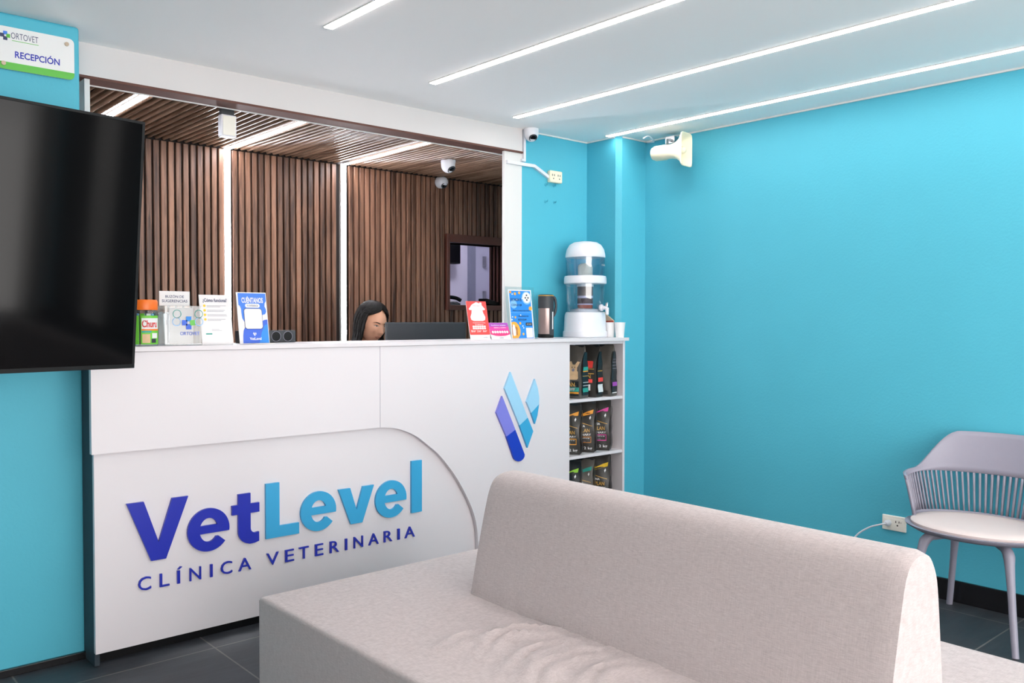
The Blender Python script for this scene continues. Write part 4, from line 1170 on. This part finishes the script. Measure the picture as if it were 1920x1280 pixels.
def patch(name, pts, m, lift):
    """a small patch laid on the face: pts = outline in face millimetres (x, z); finds the surface"""
    me = curve_mesh([[(x / 1000, z / 1000) for x, z in pts]], 0)
    b2 = B(); b2.from_mesh(me); bpy.data.meshes.remove(me)
    bmesh.ops.subdivide_edges(b2, edges=[e for e in b2.edges if e.calc_length() > .006], cuts=2)
    for v in b2.verts:
        x, z = v.co.x, v.co.y
        az = x / .07; el = z / .1
        for _ in range(8):
            p = hr(az, el); az += (x - p.x) / .073; el += (z - p.z) / .108
        p = hr(az, el); v.co = (p.x, p.y - lift, p.z)
    bmesh.ops.transform(b2, matrix=HM, verts=b2.verts[:])
    return obj(name, b2, m, person, True)
def oval_mm(cx, cz, a, b, n=16): return [(cx + a * math.cos(2 * PI * i / n), cz + b * math.sin(2 * PI * i / n)) for i in range(n)]
for s in (-1, 1):
    patch('eye', oval_mm(s * 30, 4, 11, 2.6), 'eyewhite', .0010)
    patch('iris', oval_mm(s * 29, 3.4, 4.6, 2.4), 'iris', .0016)
    patch('eyelash', [(s * 17, 2.5), (s * 23, 7.6), (s * 31, 8.6), (s * 39, 6.4), (s * 45, 2), (s * 39, 4.0), (s * 31, 5.4), (s * 24, 5.0)], 'iris', .0022)
    patch('eyebrow', [(s * 13, 20), (s * 26, 25.5), (s * 38, 26), (s * 50, 19), (s * 38, 22), (s * 26, 21), (s * 14, 16.5)], 'hair', .0012)
patch('mouth', [(-21, -60), (-12, -55.5), (-4, -53), (0, -54), (4, -53), (12, -55.5), (21, -60), (12, -67), (4, -70), (-4, -70), (-12, -67)], 'lips', .0009)
patch('mouth_line', [(-20, -60), (-8, -59.6), (0, -60.2), (8, -59.6), (20, -60), (8, -61.2), (0, -61.8), (-8, -61.2)], 'iris', .0014)
# hair: two curtains from a centre parting, falling behind the shoulders
def hair_pt(s, t):
    """s 0..1 round the head from one face edge to the other; t 0..1 from crown to tips"""
    z = .118 - .46 * t
    zc = max(-.07, z)
    el = math.asin(max(-1, min(1, zc / .122)))
    # half opening of the face by height
    if z > .105: ed = .02
    elif z > -.02: ed = .02 + 1.08 * smooth((.105 - z) / .06)
    else: ed = 1.10 + .10 * smooth((-.02 - z) / .1)
    az = ed + (2 * PI - 2 * ed) * s
    c = math.cos(el) ** .8
    rip = .0018 * math.sin(az * 34 + 3 * math.sin(t * 5)) + .0014 * math.sin(az * 57 + t * 9)
    x = math.sin(az) * (.086 + rip) * c; y = -math.cos(az) * (.104 + rip) * c + .006
    if z < -.02:
        k = smooth((-.02 - z) / .3)
        side = math.sin(az)
        x += side * .08 * k - (.0 if side < 0 else 0)
        if y < 0: y *= (1 - .1 * k)
        else: y = y * (1 - .1 * k) + .02 * k
    return Vector((x, y, z if z < .118 else .118))
def hair_sheet(off):
    NS_, NT = 120, 46
    rows = []
    for j in range(NT + 1):
        t = (j / NT) ** 1.25
        rows.append([hair_pt(i / NS_, t) * 1 for i in range(NS_ + 1)])
    return rows
bm = B(); rows = hair_sheet(0); rings(bm, rows, cap=False, closed=False)
crown = bm.verts.new((0, .006, .121))
bm.verts.ensure_lookup_table()
n0 = len(rows[0])
for i in range(n0 - 1): bm.faces.new((bm.verts[i], bm.verts[i + 1], crown))
# keep the hanging hair clear of the tilt: rotate only the cap, let the lengths fall straight
RM = HM.to_3x3()
for v in bm.verts:
    w_ = smooth((-.01 - v.co.z) / .16)
    tilted = RM @ v.co
    yawed = Matrix.Rotation(math.radians(6), 3, 'Z') @ v.co
    v.co = Vector((HX, HY, HZ)) + tilted * (1 - w_) + (yawed + Vector((0, .012, 0))) * w_
o = obj('hair', bm, 'hair', person, True)
s = o.modifiers.new('Solid', 'SOLIDIFY'); s.thickness = .011; s.offset = .2
for prt, mm, nm, gr in (('top', 'shirt', 'shirt', .012), ('legs', 'trousers', 'trousers', .01)):
    N_, E_ = body_nodes(gr, prt)
    obj(nm, skin_mesh(N_, E_), mm, person, True)

# ------------------------------------------------------------------ daylight, camera
w = bpy.data.worlds.new('World'); sc.world = w; w.use_nodes = True
nt = w.node_tree; bg = nt.nodes['Background']
tc = nt.nodes.new('ShaderNodeTexCoord'); sp = nt.nodes.new('ShaderNodeSeparateXYZ'); rp = nt.nodes.new('ShaderNodeValToRGB')
nt.links.new(tc.outputs['Generated'], sp.inputs[0])
mr = nt.nodes.new('ShaderNodeMapRange'); mr.inputs[1].default_value = -1; mr.inputs[2].default_value = 1
nt.links.new(sp.outputs['Z'], mr.inputs[0]); nt.links.new(mr.outputs[0], rp.inputs[0])
e = rp.color_ramp.elements
e[0].position = .49; e[0].color = (1.25, 1.2, 1.165, 1)
e[1].position = .505; e[1].color = (.95, .92, .91, 1)
nt.links.new(rp.outputs[0], bg.inputs['Color'])
bg.inputs['Strength'].default_value = 2.2

cam = bpy.data.cameras.new('Camera'); co = bpy.data.objects.new('Camera', cam); COL.objects.link(co)
cam.sensor_fit = 'HORIZONTAL'; cam.sensor_width = 36
cam.lens = 1620.07 / 1920 * 36
cam.clip_start = .02
yaw, pit, rol = .722486856, .0252822617, .00158984937
f = Vector((math.sin(yaw) * math.cos(pit), math.cos(yaw) * math.cos(pit), -math.sin(pit)))
r = Vector((math.cos(yaw), -math.sin(yaw), 0)); u = r.cross(f)
c_, s_ = math.cos(rol), math.sin(rol)
r2 = c_ * r + s_ * u; u2 = -s_ * r + c_ * u
mw = Matrix((r2, u2, -f)).transposed().to_4x4(); mw.translation = (0, 0, 1.3)
co.matrix_world = mw
sc.camera = co
vs = sc.view_settings
vs.view_transform = 'Standard'; vs.look = 'None'; vs.gamma = 1; vs.use_curve_mapping = False
vs.exposure = 1.5
sc.cycles.max_bounces = 10; sc.cycles.diffuse_bounces = 6; sc.cycles.transparent_max_bounces = 16
sc.cycles.sample_clamp_indirect = 8
sc.cycles.caustics_reflective = False; sc.cycles.caustics_refractive = False
